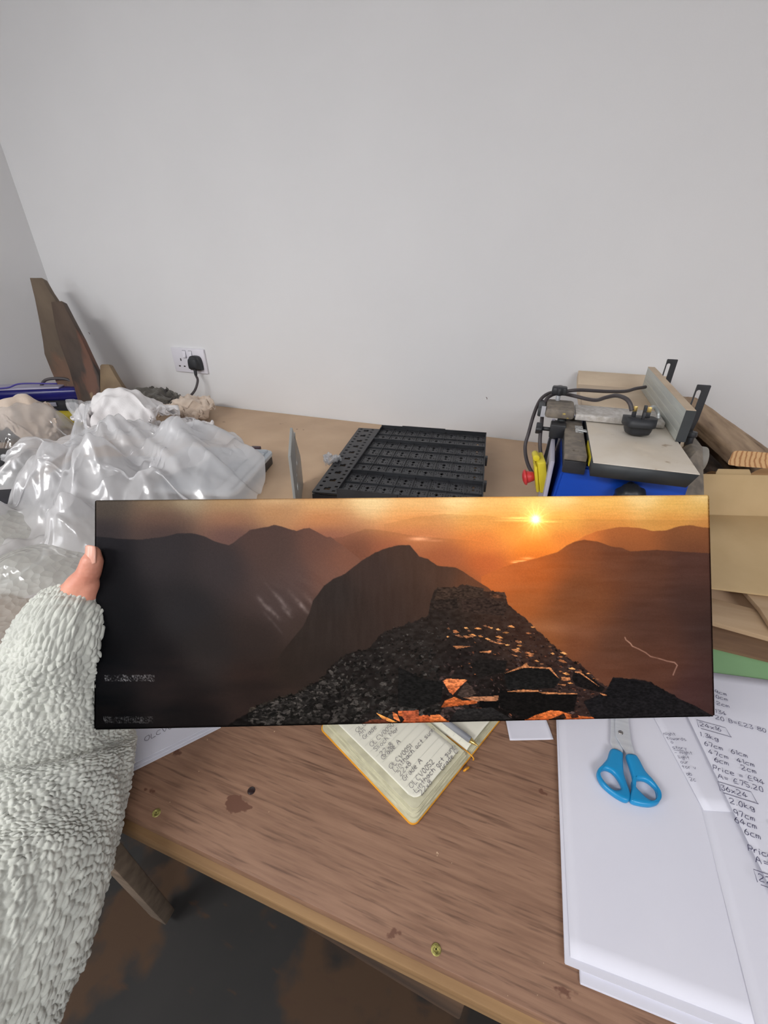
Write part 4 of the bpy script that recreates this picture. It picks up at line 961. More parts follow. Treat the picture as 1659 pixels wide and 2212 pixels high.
# ------------------------------------------------------------------ crumpled cloths
def facet(P, amp, sc, seed):
    """sharp creases: ridged noise pushed along z"""
    u, v = np.meshgrid(np.linspace(0, 1, P.shape[0]), np.linspace(0, 1, P.shape[1]), indexing='ij')
    w1 = fnoise(u * 3 + 3, v * 3, seed, 2) * 1.5
    r = 1 - np.abs(fnoise((u + w1 * .3) * sc, (v * .8 + w1 * .2) * sc * .45, seed + 1, 3) * 2 - 1) * 2
    r2 = 1 - np.abs(fnoise((u * .4 + v + w1 * .2) * sc * .8, (v - u) * sc * .4, seed + 2, 3) * 2 - 1) * 2
    P = P.copy(); P[..., 2] += (np.maximum(r, 0) + np.maximum(r2, 0)) * amp; return P
def crumple(cx, cy, z0, w, h, R, n=46, seed=1, hgt=.05, asp=.7, ang=0.0, steps=120, name='rag', mat=None, lump=None, sub=1):
    rs = np.random.RandomState(seed); P = sheet(0, 0, 0, w, h, n, int(n * h / w), 0)
    Z = fnoise(P[..., 0] * 22 + seed, P[..., 1] * 22 + 3, seed, 3); P[..., 2] = z0 + .01 + (Z - .3) * hgt * 2.2
    def sq(Pc, t):
        r = np.hypot(Pc[..., 0], Pc[..., 1] / asp) + 1e-6; lim = max(R, (1 - t * 1.8) * w * .7 + R)
        a_ = np.arctan2(Pc[..., 1], Pc[..., 0]); lim = lim * (1 + .18 * np.sin(3 * a_ + seed) + .10 * np.sin(5 * a_ + 2 * seed))
        k = np.minimum(1, lim / r)[..., None]; Q_ = Pc.copy(); Q_[..., :2] *= k; return Q_
    base = (lambda x, y: np.full_like(x, z0 + .001)) if lump is None else (lambda x, y: z0 + .001 + lump(x, y))
    P = drape(P.shape[0], P.shape[1], P, base, steps=steps, iters=8, seed=seed, squeeze=sq, bend=.02, fric=.5, grav=5)
    c, s = math.cos(ang), math.sin(ang); x = P[..., 0] * c - P[..., 1] * s; y = P[..., 0] * s + P[..., 1] * c
    P = np.stack([x + cx, y + cy, P[..., 2]], -1)
    P = facet(P, hgt * .42, 13, seed + 70)
    me = grid_mesh(name, P, mat); o = place(me, name)
    md = o.modifiers.new('s', 'SOLIDIFY'); md.thickness = .0012; md.offset = 0
    md = o.modifiers.new('u', 'SUBSURF'); md.levels = sub; md.render_levels = sub
    return o
dome = lambda h, r, ax=1.0: (lambda x, y: h * np.exp(-((x / r) ** 2 + (y / (r * ax)) ** 2)))
rg1 = H(352, 893); rg2 = H(425, 905); rg3 = H(432, 950)
tag(crumple(rg2.x - .02, rg2.y, BZ, .36, .30, .095, seed=3, mat=M_ragc, name='cream_rag', lump=dome(.055, .07), asp=.9, n=54), 'crumpled cream cotton rag against the wall below the socket', 'rag')
tag(crumple(rg1.x, rg1.y - .04, BZ + .030, .34, .26, .105, seed=7, mat=M_ragg, name='grey_rag', lump=dome(.038, .08), asp=.7, n=54), 'dirty grey crumpled rag resting on the cream one', 'rag')
tag(crumple(H(405, 945).x, H(405, 945).y, BZ, .24, .16, .100, seed=5, mat=M_ragw, name='white_cloth', lump=dome(.020, .06), asp=.55, n=40), 'small white cloth lying flat just right of the polythene bag', 'cloth')

# ------------------------------------------------------------------ polythene bag over a grey box
gb = V((-.80, .76, BZ))
bm = bmesh.new(); box(bm, (-.11, -.085, 0), (.11, .085, .07), .006, Matrix.Translation(V((-.87, .60, BZ + .001))) @ Matrix.Rotation(.35, 4, 'Z'))
tag(obj('grey_box', bm, M_grey), 'mid grey box showing faintly through the milky polythene bag', 'box')
bm = bmesh.new(); box(bm, (-.05, -.03, 0), (.05, .03, .035), .008, Matrix.Translation(V((-1.03, .50, BZ + .001))) @ Matrix.Rotation(.5, 4, 'Z'))
tag(obj('dark_tool_handle', bm, M_dark), 'dark object dimly visible through the left side of the polythene', 'tool')
# tissue bunched behind
tag(crumple(-1.08, .86, BZ + .05, .40, .34, .135, seed=11, mat=M_ragw, name='white_tissue', lump=dome(.10, .09), asp=.8, n=50), 'bunched white packing tissue standing up behind the polythene bag', 'tissue')
poles = [(-.985, .70, 1.012, .34), (-.865, .66, 1.052, .40), (-.72, .70, 1.045, .42), (-.675, .66, .965, .5), (-1.10, .62, .985, .42), (-.93, .55, 1.01, .6), (-.80, .55, 1.045, .7), (-.68, .56, .99, .6), (-.76, .44, .985, .8), (-.97, .42, .96, .7)]
def bag_h(x, y):
    h = np.full_like(x, BZ + .002)
    for px_, py_, pz, k in poles: h = np.maximum(h, pz - np.hypot(x - px_, y - py_) * k * 1.6 - .0)
    return h
ns = 136
P = sheet(-.885, .60, 1.13, .80, .78, ns, int(ns * .9), .33)
P[..., 2] += (fnoise(P[..., 0] * 9, P[..., 1] * 9, 41, 3) - .5) * .10
def sqb(Pc, t):
    k = 1 - .0005 * (t < .8); Q_ = Pc.copy(); Q_[..., 0] = -.87 + (Q_[..., 0] + .87) * k; Q_[..., 1] = .60 + (Q_[..., 1] - .60) * k
    Q_[..., 1] = np.minimum(Q_[..., 1], .90); return Q_
P = drape(P.shape[0], P.shape[1], P, bag_h, steps=150, iters=8, bend=.10, fric=.25, seed=4, squeeze=sqb)
phi = np.arctan2(P[..., 1] - .72, P[..., 0] + 1.0); rad_ = np.hypot(P[..., 1] - .72, P[..., 0] + 1.0)
fr_ = 1 - np.abs(fnoise(phi * 5 + 20, rad_ * 2.5, 81, 3) * 2 - 1) * 2
P[..., 2] += np.maximum(fr_, 0) * .030 * np.clip(rad_ / .18, 0, 1) * np.clip((P[..., 2] - BZ) / .04, .15, 1)
P = facet(P, .011, 15, 51)
bag = thing('polythene_bag', 'large milky crumpled polythene bag heaped over the left of the bench', 'plastic bag', (-.88, .60, BZ))
me = grid_mesh('bag_sheet', P, M_film); o = place(me, 'bag_sheet', bag)
md = o.modifiers.new('u', 'SUBSURF'); md.levels = 1; md.render_levels = 1
# gathered neck sticking up: pleated film tube flaring at its mouth
nkpix = [(172, 985, .60, .036), (173, 950, .62, .026), (172, 925, .64, .019), (175, 907, .66, .013), (172, 893, .66, .020), (168, 880, .66, .029), (167, 868, .66, .031)]
G = []; kth = 60
for (x, y, Y_, r_) in nkpix:
    c_ = AY(x, y, Y_); row = []
    for i in range(kth):
        a_ = 2 * math.pi * i / kth; rr_ = r_ * (1 + .20 * math.sin(5 * a_ + y * .02) + .08 * math.sin(11 * a_)); row.append(tuple(c_ + V((math.cos(a_) * rr_, math.sin(a_) * rr_ * .45, .003 * math.sin(3 * a_)))))
    G.append(row)
me = grid_mesh('gathered_neck', np.array(G), M_clear, wrap=True); o = place(me, 'gathered_neck', bag); md = o.modifiers.new('u', 'SUBSURF'); md.levels = 2; md.render_levels = 2
# second drape: fold running to the front left
def low_h(x, y): return np.maximum(BZ + .003, np.maximum(.96 - np.hypot((x + .98), (y - .40)) * .45, .955 - np.hypot(x + .75, y - .33) * .5))
P = sheet(-.86, .36, 1.02, .80, .40, 90, 46, .05); P[..., 2] += (fnoise(P[..., 0] * 12, P[..., 1] * 12, 42, 3) - .5) * .06
P = drape(90, 46, P, low_h, steps=110, iters=8, bend=.08, fric=.3, seed=6); P = facet(P, .006, 7, 61)
me = grid_mesh('bubble_wrap', P, M_bubble); o = place(me, 'bubble_wrap'); md = o.modifiers.new('u', 'SUBSURF'); md.levels = 1; md.render_levels = 1
tag(o, 'sheet of greenish translucent bubble wrap beside the hand and behind the sleeve', 'bubble wrap')

# ------------------------------------------------------------------ far left clutter
rb = thing('rag_bag', 'clear plastic bag stuffed with cream cotton rags at the left edge', 'bag', (-1.37, .75, BZ))
rags = crumple(-1.385, .78, BZ + .002, .42, .42, .105, seed=21, lump=lambda x, y: .112 * np.exp(-((x / .075) ** 4 + (y / .07) ** 4)), mat=M_ragc, name='cotton_rags', asp=.85, n=56)
rags.parent = rb; rags.location = rags.location - rb.location
def bagcover(x, y): return BZ + .004 + .122 * np.exp(-(((x + 1.385) / .105) ** 4 + ((y - .775) / .095) ** 4))
P = sheet(-1.385, .775, 1.09, .40, .36, 60, 54, .2); P = drape(60, 54, P, bagcover, steps=90, iters=8, bend=.05, fric=.3, seed=9); P = facet(P, .006, 8, 71)
me = grid_mesh('clear_bag', P, M_clear); o = place(me, 'clear_bag', rb); md = o.modifiers.new('u', 'SUBSURF'); md.levels = 1; md.render_levels = 1
# navy tool bag with a clear pocket and grey handle
tb = thing('tool_bag', 'navy glossy tool bag with a clear pocket and grey handle behind the rag bag', 'tool bag', (-1.66, 1.0, BZ))
Mz = Matrix.Translation(V((-1.62, 1.03, BZ))) @ Matrix.Rotation(.50, 4, 'Z')
bm = bmesh.new(); box(bm, (-.17, -.05, .002), (.12, .05, .055), .015, Mz, 3); obj('bag_base', bm, M_dark, tb)
bm = bmesh.new(); box(bm, (-.165, -.045, .052), (.118, .048, .095), .014, Mz, 4); obj('bag_lid', bm, M_navy, tb)
bm = bmesh.new(); obox(bm, Mz @ V((0, -.053, .045)), (.08, .004, .014), Mz.to_3x3(), .001); obj('buckle_strap', bm, pm('translucent_grey_strap', S(150, 150, 168), rough=.3), tb)
bm = bmesh.new(); tube(bm, [Mz @ V((-.02, .0, .092)), Mz @ V((.01, .0, .118)), Mz @ V((.07, .0, .118)), Mz @ V((.10, 0, .092))], .005, 10, 8); obj('carry_handle', bm, M_rubber, tb)
bm = bmesh.new(); box(bm, (-.20, -.04, .094), (.06, .035, .100), .0028, Mz); obj('clear_pocket', bm, pm('lilac_clear_vinyl', S(168, 164, 190), rough=.3), tb)
bm = bmesh.new(); tube(bm, [Mz @ V((-.20, -.042, .102)), Mz @ V((-.10, -.042, .104)), Mz @ V((-.05, -.042, .116)), Mz @ V((.06, -.042, .112))], .0025, 8, 8); obj('piping', bm, pm('violet_piping', S(70, 60, 150), rough=.5), tb)
wr_ = thing('metal_pliers', 'worn grey metal pliers lying on the tool bag at the far left', 'pliers', AY(25, 890, .93))
bm = bmesh.new(); tube(bm, [AY(-30, 905, .93), AY(0, 893, .93), AY(30, 886, .93)], .007, 10, 8); obj('handle', bm, M_rubber, wr_)
bm = bmesh.new(); tube(bm, [AY(-30, 893, .945), AY(0, 885, .945), AY(30, 884, .94)], .007, 10, 8); obj('handle', bm, M_rubber, wr_)
bm = bmesh.new(); prism(bm, [AY(22, 879, .925), AY(34, 879, .925), AY(38, 885, .925), AY(30, 893, .925), AY(22, 892, .925)], V((0, .012, 0)), .002); obj('jaw', bm, M_steel, wr_)
bm = bmesh.new(); box(bm, (-.13, -.055, 0), (.10, .055, .030), .006, Matrix.Translation(V((-1.50, .94, BZ + .001))) @ Matrix.Rotation(.3, 4, 'Z'), 3)
tag(obj('yellow_tray', bm, M_yellow), 'yellow plastic tray edge between the navy tool bag and the polythene', 'tray')
bm = bmesh.new(); box(bm, (-.09, -.045, 0), (.09, .045, .055), .008, Matrix.Translation(V((-1.235, .575, BZ + .001))) @ Matrix.Rotation(.28, 4, 'Z'), 3)
bx_ = thing('tool_case', 'dark green and black tool case at the left edge in front of the rag bag', 'case', (-1.235, .575, BZ))
obj('case_body', bm, M_teal, bx_)
bm = bmesh.new(); box(bm, (-.093, -.048, .052), (.093, .048, .066), .004, Matrix.Translation(V((-1.235, .575, BZ + .001))) @ Matrix.Rotation(.28, 4, 'Z'), 3); obj('case_lid', bm, M_black, bx_)
tag(crumple(-1.26, .585, BZ + .067, .22, .18, .055, seed=31, mat=M_ragg, name='dark_rag', lump=dome(.03, .04), n=34), 'dark crumpled rag on top of the tool case at the left edge', 'rag')
bm = bmesh.new(); box(bm, (-.14, -.06, 0), (.14, .06, .09), .01, Matrix.Translation(V((-1.62, .80, BZ + .001))) @ Matrix.Rotation(.1, 4, 'Z'), 3)
tag(obj('navy_box', bm, pm('dark_navy_plastic', S(30, 42, 66), rough=.4)), 'dark navy box at the very left edge behind the dark rag', 'box')

# ------------------------------------------------------------------ pale grey case right of the bag
a0 = H(587, 985, BZ + .04); e1 = (H(450, 966, BZ + .04) - H(562, 971, BZ + .04)).normalized(); e1.z = 0; e1.normalize(); e2 = V((e1.y, -e1.x, 0)); e2 = e2 if e2.y < 0 else -e2
e1 = V((-e2.y, e2.x, 0)); e1 = e1 if e1.x < 0 else -e1
cs = thing('plastic_case', 'flat case with pale grey ribbed lid and black base, right of the polythene bag', 'case', a0 + e1 * .16 + e2 * .13)
cs_o = H(590, 968, BZ + .04)
cs_o.z = BZ
def CP(a, b, z): return cs_o + e1 * a + e2 * b + UPZ * z
def crr(a0_, a1_, b0_, b1_, r): return rrect(a0_, a1_, b0_, b1_, r)
bm = bmesh.new(); prism(bm, [CP(x, y, .001) for x, y in crr(0, .25, 0, .25, .02)], UPZ * .022, .002); obj('case_base', bm, M_black, cs)
bm = bmesh.new(); prism(bm, [CP(x, y, .0235) for x, y in crr(-.002, .252, -.002, .252, .022)], UPZ * .011, .003)
prism(bm, [CP(x, y, .034) for x, y in crr(.010, .24, .010, .028, .006)], UPZ * .006, .002); prism(bm, [CP(x, y, .034) for x, y in crr(.010, .028, .032, .24, .006)], UPZ * .006, .002)
obj('case_lid', bm, M_case, cs)
bm = bmesh.new(); prism(bm, [CP(x, y, .0345) for x, y in crr(.045, .235, .048, .24, .01)], UPZ * .003, .001); obj('lid_panel', bm, pm('case_panel', S(176, 186, 196), rough=.3), cs)
bm = bmesh.new(); prism(bm, [CP(x, y, .034) for x, y in rrect(.035, .06, -.006, .008, .003)], UPZ * .008, .001); obj('latch', bm, pm('maroon_latch', S(74, 48, 58), rough=.4), cs)

# ------------------------------------------------------------------ grey metal plate on edge
def ZAT(x, y, py):
    lo2, hi2 = .5, 1.6
    for _ in range(40):
        z = (lo2 + hi2) / 2; c_l = RFX @ (np.array((x, y, z)) - np.array(CAM))
        if 1106 + FPX * c_l[1] / c_l[2] > py: lo2 = z
        else: hi2 = z
    return z - BZ
pa, pb = H(643, 1135), H(653, 1045); pa.z = pb.z = BZ; dL = (pb - pa).length; dU = (pb - pa).normalized(); Np_ = V((-dU.y, dU.x, 0))
gp_ = thing('metal_plate', 'thin grey metal plate standing on edge, with round holes, left of the black trays', 'metal plate', (pa + pb) / 2)
pm1 = pa.lerp(pb, .45); ol = [(0, 0), (dL, 0), (dL, ZAT(pb.x, pb.y, 985)), (dL * .45, ZAT(pm1.x, pm1.y, 924)), (.0, ZAT(pa.x, pa.y, 985))]
bm = bmesh.new(); hol = lambda cx_, cy2, r, ry=None: [(cx_ + r * math.cos(2 * math.pi * i / 14), cy2 + (ry or r) * math.sin(2 * math.pi * i / 14)) for i in range(14)]
plate(bm, ol, [hol(dL * .62, ol[3][1] * .84, .012, .006), hol(dL * .5, ol[3][1] * .55, .006), hol(dL * .72, ol[3][1] * .64, .004), hol(dL * .35, ol[3][1] * .46, .004), hol(dL * .3, ol[3][1] * .34, .009)], pa, dU, UPZ, .005, .0004)
obj('plate', bm, M_greymetal, gp_)

# ------------------------------------------------------------------ black perforated trays
def holey(bm, c, nu_, nv_, u, v, holes):
    """sheet of quads nu_ x nv_ with the cells in holes left out"""
    vs2 = [[bm.verts.new(c + u * i + v * j) for j in range(nv_ + 1)] for i in range(nu_ + 1)]
    for i in range(nu_):
        for j in range(nv_):
            if not holes(i, j): bm.faces.new((vs2[i][j], vs2[i + 1][j], vs2[i + 1][j + 1], vs2[i][j + 1]))
TL_, TR_, BR_, BL_ = [H(*q_, BZ + .055) for q_ in ((826, 918), (1045.5, 938), (1066, 1050), (729.6, 1054))]
qF = (TL_ - BL_); qF = qF.normalized(); qR = V((qF.y, -qF.x, 0)); LEN = (TL_ - BL_).length; WID = (TR_ - TL_).length + .004
lowtray = thing('perforated_panel', 'flat black perforated plastic panel underneath, its left strip showing past the tray', 'plastic panel', BL_ * 1.0)
l0 = H(674, 1063, BZ + .024); LLEN = (H(775, 925, BZ + .024) - l0).length; lU = (H(775, 925, BZ + .024) - l0).normalized(); lR = V((lU.y, -lU.x, 0))
bm = bmesh.new(); nu2, nv2 = 46, 120; uu = lR * (.33 / nu2); vv = lU * (LLEN / nv2)
def lh(i, j):
    if i < 1 or j < 2 or j > nv2 - 3: return False
    ci, cj = i % 8, j % 6
    if ci in (1, 7 - 1) and cj in (2, 3): return True
    if ci == 3 or ci == 4:
        return (j % 12) in (4, 5, 6) or (ci == 4 and (j % 12) == 7)
    return False
holey(bm, V((l0.x, l0.y, BZ + .024)), nu2, nv2, uu, vv, lh)
bmesh.ops.recalc_face_normals(bm, faces=bm.faces)
o = obj('perforated_face', bm, M_black, lowtray, smooth=False); md = o.modifiers.new('s', 'SOLIDIFY'); md.thickness = .003; md.offset = 0
for nm, a, b in (('rim', (0, 0), (.33, .004)), ('rim', (0, .0045), (.004, LLEN - .0045)), ('rim', (0, LLEN - .004), (.33, LLEN)), ('rim', (.326, .0045), (.33, LLEN - .0045))):
    bm = bmesh.new(); z0 = BZ + .0005; c_ = V((l0.x, l0.y, 0))
    prism(bm, [c_ + lR * x + lU * y + UPZ * z0 for x, y in ((a[0], a[1]), (b[0], a[1]), (b[0], b[1]), (a[0], b[1]))], UPZ * .0185); obj(nm, bm, M_black, lowtray, smooth=False)
tray = thing('storage_tray', 'black plastic tray lying face up, divided into rows of perforated cells by raised ribs', 'plastic tray', V((BL_.x, BL_.y, BZ + .028)))
TZ = BZ + .029; c_ = V((BL_.x, BL_.y, 0)); THK = .0235
def TP(a, b, z): return c_ + qR * a + qF * b + UPZ * z
bm = bmesh.new(); NC, NR = 8, 8; cu_, cv_ = 16, 13
def th_(i, j):
    ci, cj = i % cu_, j % cv_
    if ci in (2, 13) and cj in (2, 4, 7, 9): return True
    if ci in (4,) and cj in (2, 9): return True
    if ci in (7, 8) and cj in (7, 8, 9): return True
    if ci in (6, 9) and cj == 8: return True
    if ci in (7, 8) and cj in (4, 5): return True
    return ci in (11,) and cj in (4, 9)
holey(bm, TP(0, 0, TZ + .0145), NC * cu_, NR * cv_, qR * (WID / (NC * cu_)), qF * (LEN / (NR * cv_)), th_)
bmesh.ops.recalc_face_normals(bm, faces=bm.faces)
o = obj('perforated_base', bm, M_black, tray, smooth=False); md = o.modifiers.new('s', 'SOLIDIFY'); md.thickness = .002; md.offset = 0
def wallbox(a0_, a1_, b0_, b1_, z0, z1, nm):
    bm = bmesh.new(); prism(bm, [TP(x, y, z0) for x, y in ((a0_, b0_), (a1_, b0_), (a1_, b1_), (a0_, b1_))], UPZ * (z1 - z0)); obj(nm, bm, M_black2, tray, smooth=False)
t_ = .0022
wallbox(-t_, WID + t_, -t_, 0, TZ, TZ + THK + .002, 'side_wall'); wallbox(-t_, WID + t_, LEN, LEN + t_, TZ, TZ + THK + .002, 'side_wall')
wallbox(-t_, 0, 0, LEN, TZ, TZ + THK, 'side_wall'); wallbox(WID, WID + t_, 0, LEN, TZ, TZ + THK, 'side_wall')
for r in range(1, NR):
    b = LEN * r / NR; tall = r in (2, 6)
    wallbox(.0, WID, b - .001, b + .001 + (.002 if tall else 0), TZ + .0150, TZ + (THK if tall else .0185), 'deep_rib' if tall else 'low_rib')
for c2 in range(1, NC):
    a = WID * c2 / NC; [wallbox(a - .0007, a + .0007, u0, u1, TZ + .0150, TZ + .0180, 'divider') for u0, u1 in ((.001, LEN * 2 / NR - .0015), (LEN * 2 / NR + .004, LEN * 6 / NR - .0015), (LEN * 6 / NR + .004, LEN - .001))]
for b in (LEN * .22, LEN * .56): wallbox(WID + t_, WID + .008, b, b + .012, TZ + .004, TZ + THK + .003, 'clip')
wallbox(WID * .33, WID * .43, -.004, -t_, TZ + .012, TZ + THK + .003, 'clip'); wallbox(WID * .82, WID * .90, -.004, -t_, TZ + .012, TZ + THK + .003, 'clip')
wallbox(WID * .20, WID * .62, LEN + t_, LEN + .0035, TZ + .008, TZ + THK + .0035, 'clip')
# a little clear film poking out on the left
bb = H(712, 1015)
tag(crumple(bb.x + .006, bb.y, BZ, .10, .06, .024, seed=44, mat=M_clear, name='film_scrap', lump=dome(.01, .02), n=24, steps=60), 'scrap of clear film poking out from under the black panel', 'scrap')

# ------------------------------------------------------------------ jointer planer
jt = thing('planer', 'blue benchtop planer with a dusty table and upright fence, its plug lying on top', 'planer', (.17, .95, BZ))
JX0, JX1 = .101, .241; JZ = 1.100
def jb(name, lo, hi, mat, bev=.002, parent=jt, M=None):
    bm = bmesh.new(); box(bm, lo, hi, bev, M); return obj(name, bm, mat, parent)
# blue body: flares outward and sits on the bench
bm = bmesh.new()
bot = [V((.052, .735, BZ + .002)), V((.262, .735, BZ + .002)), V((.262, 1.02, BZ + .002)), V((.052, 1.02, BZ + .002))]
topv = [V((.064, .722, 1.072)), V((.250, .722, 1.072)), V((.250, 1.02, 1.072)), V((.064, 1.02, 1.072))]
a = [bm.verts.new(p) for p in bot]; b = [bm.verts.new(p) for p in topv]
bm.faces.new(list(reversed(a))); bm.faces.new(b)
for i in range(4): bm.faces.new((a[i], a[(i + 1) % 4], b[(i + 1) % 4], b[i]))
bmesh.ops.bevel(bm, geom=bm.edges[:], offset=.004, segments=2, affect='EDGES'); obj('body', bm, M_blue, jt)
jb('side_panel', (.044, .745, BZ + .004), (.0515, 1.0, 1.066), M_lilac, .002)
# infeed table: tapered apron
bm = bmesh.new(); tp = [V((JX0, .675, JZ)), V((JX1 + .002, .679, JZ)), V((JX1 + .002, .925, JZ)), V((JX0, .925, JZ))]
lo_ = [V((JX0 + .001, .682, JZ - .026)), V((JX1 - .006, .686, JZ - .026)), V((JX1 - .006, .92, JZ - .022)), V((JX0 + .001, .92, JZ - .022))]
a = [bm.verts.new(p) for p in lo_]; b = [bm.verts.new(p - UPZ * .0012) for p in tp]
bm.faces.new(list(reversed(a))); bm.faces.new(b)
for i in range(4): bm.faces.new((a[i], a[(i + 1) % 4], b[(i + 1) % 4], b[i]))
obj('infeed_table', bm, M_irons, jt)
bm = bmesh.new(); prism(bm, [p - UPZ * .0012 for p in tp], UPZ * .0014, .0003); tag_ = obj('table_surface', bm, M_dusty, jt); tag_['label'] = 'dusty pale planing surface'
jb('outfeed_table', (JX0 - .002, 1.005, JZ - .024), (JX1 + .004, 1.20, JZ + .0008), M_dusty2, .0012)
bm = bmesh.new(); prism(bm, [V((.098, 1.202, JZ)), V((.30, 1.205, JZ)), V((.31, 1.285, JZ + .018)), V((.098, 1.285, JZ + .018))], UPZ * -.02, .001); obj('rear_extension', bm, M_dusty2, jt)
jb('cutter_block', (JX0, .93, JZ - .03), (JX1, 1.0, JZ - .006), M_irons, .003)
jb('yellow_label', (JX0 - .0008, .71, JZ - .021), (JX0 + .0004, .79, JZ - .005), M_yellow, 0)
# casting strip with two bolt holes and a scale
bm = bmesh.new(); so = V((.080, .83, 1.083)); hol2 = lambda cx_, cy2, r: [(cx_ + r * math.cos(2 * math.pi * i / 20), cy2 + r * math.sin(2 * math.pi * i / 20)) for i in range(20)]
plate(bm, [(-.0175, -.112), (.0165, -.112), (.0165, .112), (-.0145, .112)], [hol2(0, -.090, .0052), hol2(-.001, .085, .0065)], so + UPZ * .004, (1, 0, 0), (0, 1, 0), .010, .001)
obj('side_casting', bm, M_greycast, jt)
jb('casting_skirt', (.0635, .716, 1.060), (.098, .94, 1.0815), M_black, .001)
jb('depth_scale', (.082, .835, 1.0923), (.096, .875, 1.0930), pm('scale_sticker', S(206, 206, 204), S(150, 150, 150), scale=300, rough=.5, lo=.45, hi=.55), 0)
bm = bmesh.new(); prism(bm, [V((.086, .838, 1.0945)), V((.101, .832, 1.0945)), V((.103, .842, 1.0945)), V((.098, .846, 1.0945))], UPZ * .002, .0004); obj('depth_pointer', bm, M_alu, jt)
# fence
FXa, FXb = .2385, .2525; f0, f1_ = .817, 1.184; FH = 1.1545
bm = bmesh.new(); box(bm, (FXa, f0, JZ + .001), (FXb, f1_, FH), .0006)
fence = obj('fence', bm, M_fence, jt)
for k in range(3):
    z = JZ + .014 + k * .013; bm = bmesh.new(); box(bm, (FXa - .0007, f0 + .012, z), (FXa - .0001, f1_ - .01, z + .0011)); obj('fence_groove', bm, pm('pale_groove', S(206, 208, 200), rough=.5), fence)
jb('fence_end_cap', (FXa - .0004, f0 - .0012, JZ + .001), (FXb + .0004, f0 - .0001, FH), M_irons, 0, fence)
jb('fence_top', (FXa, f0, FH + .0002), (FXb, f1_, FH + .0010), M_dusty2, 0, fence)
bm = bmesh.new(); prism(bm, [V((FXb + .0005, f0 + .02, JZ)), V((FXb + .032, f0 + .05, JZ - .035)), V((FXb + .032, f0 + .30, JZ - .035)), V((FXb + .0005, f0 + .33, JZ))], UPZ * -.02, .001); obj('fence_support', bm, M_dusty2, jt)
# slotted height arms behind the fence
for yb, zt in ((.86, 1.188), (1.10, 1.188)):
    bm = bmesh.new(); o_ = V((.263, yb, 1.09)); hh = zt - 1.09
    outer = [(-.010, 0), (.006, 0), (.0105, .040), (.0105, hh - .001), (.0095, hh), (-.0085, hh), (-.0095, hh - .001)]
    slot = [(-.004 + .0035 * math.cos(t) if s else -.004 + .0035 * math.cos(t), y0 + .0035 * math.sin(t)) for s, y0, ts in ((1, hh - .012, [math.pi * k / 8 for k in range(9)]), (0, .045, [math.pi + math.pi * k / 8 for k in range(9)])) for t in ts]
    plate(bm, outer, [slot], o_, (1, 0, 0), (0, 0, 1), .003, .0003); obj('slotted_arm', bm, M_black, jt)
# motor end, bolts behind
bm = bmesh.new(); cyl(bm, (.275, .86, 1.060), (.305, .86, 1.060), .022, .022, 28, .003); obj('motor_cap', bm, pm('light_grey_cap', S(150, 146, 138), rough=.5), jt)
bm = bmesh.new(); prism(bm, [V((.243, .76, 1.070)), V((.268, .80, 1.092)), V((.285, .83, 1.092)), V((.285, .72, 1.020)), V((.262, .715, 1.02))], V((0, .05, 0)), .001); obj('fence_casting', bm, M_greycast, jt)
bm = bmesh.new(); cyl(bm, (.267, .845, 1.088), (.267, .845, 1.104), .006, .006, 6, .001); cyl(bm, (.267, .845, 1.104), (.267, .845, 1.112), .009, .008, 16, .001); obj('clamp_knob', bm, M_black, jt)
jb('motor_housing', (.2635, .90, BZ + .003), (.300, 1.15, 1.050), M_greycast, .006)
# aluminium guard bar with its holder
gy = .915
bm = bmesh.new(); box(bm, (.080, gy - .030, JZ + .008), (.232, gy + .040, JZ + .013), .001); box(bm, (.080, gy - .034, JZ + .002), (.232, gy - .0305, JZ + .0125), .0008); obj('guard_bar', bm, pm('worn_aluminium', S(214, 210, 206), S(184, 178, 170), scale=120, rough=.45, metal=.35, detail=10), jt)
hd = jb('guard_holder', (.024, gy - .036, JZ + .0005), (.078, gy + .042, JZ + .020), M_greycast, .006)
jb('holder_cap', (.010, gy - .030, JZ + .000), (.0235, gy + .036, JZ + .018), M_irons, .003, hd)
jb('chrome_clip', (.016, gy - .0315, JZ + .001), (.024, gy - .030, JZ + .022), M_steel, 0, hd)
bm = bmesh.new(); kc = V((.045, .945, JZ + .020)); cyl(bm, kc, kc + UPZ * .014, .0045, .0045, 14, .0008); obj('knob_stem', bm, M_steel, jt)
def lobed(bm, c, r, h, n, lob=.12, axis=V((0, 0, 1))):
    M = frame_of(axis); rings = []
    for s, z in ((.92, 0), (1, .12 * h), (1, .8 * h), (.9, h)):
        rings.append([bm.verts.new(c + M @ V((r * s * (1 + lob * math.cos(n * a_)) * math.cos(a_), r * s * (1 + lob * math.cos(n * a_)) * math.sin(a_), z))) for a_ in [2 * math.pi * i / 48 for i in range(48)]])
    for a, b in zip(rings, rings[1:]):
        for i in range(48): bm.faces.new((a[i], a[(i + 1) % 48], b[(i + 1) % 48], b[i]))
    bm.faces.new(list(reversed(rings[0]))); bm.faces.new(rings[-1])
bm = bmesh.new(); lobed(bm, kc + UPZ * .013, .0145, .015, 6); obj('guard_knob', bm, M_black, jt)
bm = bmesh.new(); cyl(bm, (.018, .87, 1.082), (.052, .87, 1.082), .004, .004, 12); lobed(bm, V((.012, .87, 1.082)), .010, .012, 4, .14, V((1, 0, 0))); obj('clamp_lever', bm, M_black, jt)
bm = bmesh.new(); box(bm, (.038, .855, 1.070), (.066, .885, 1.096), .002); tube(bm, [V((.049, .868, 1.078)), V((.046, .872, 1.03)), V((.042, .880, .995))], .0085, 12, 4); obj('release_handle', bm, M_black, jt)
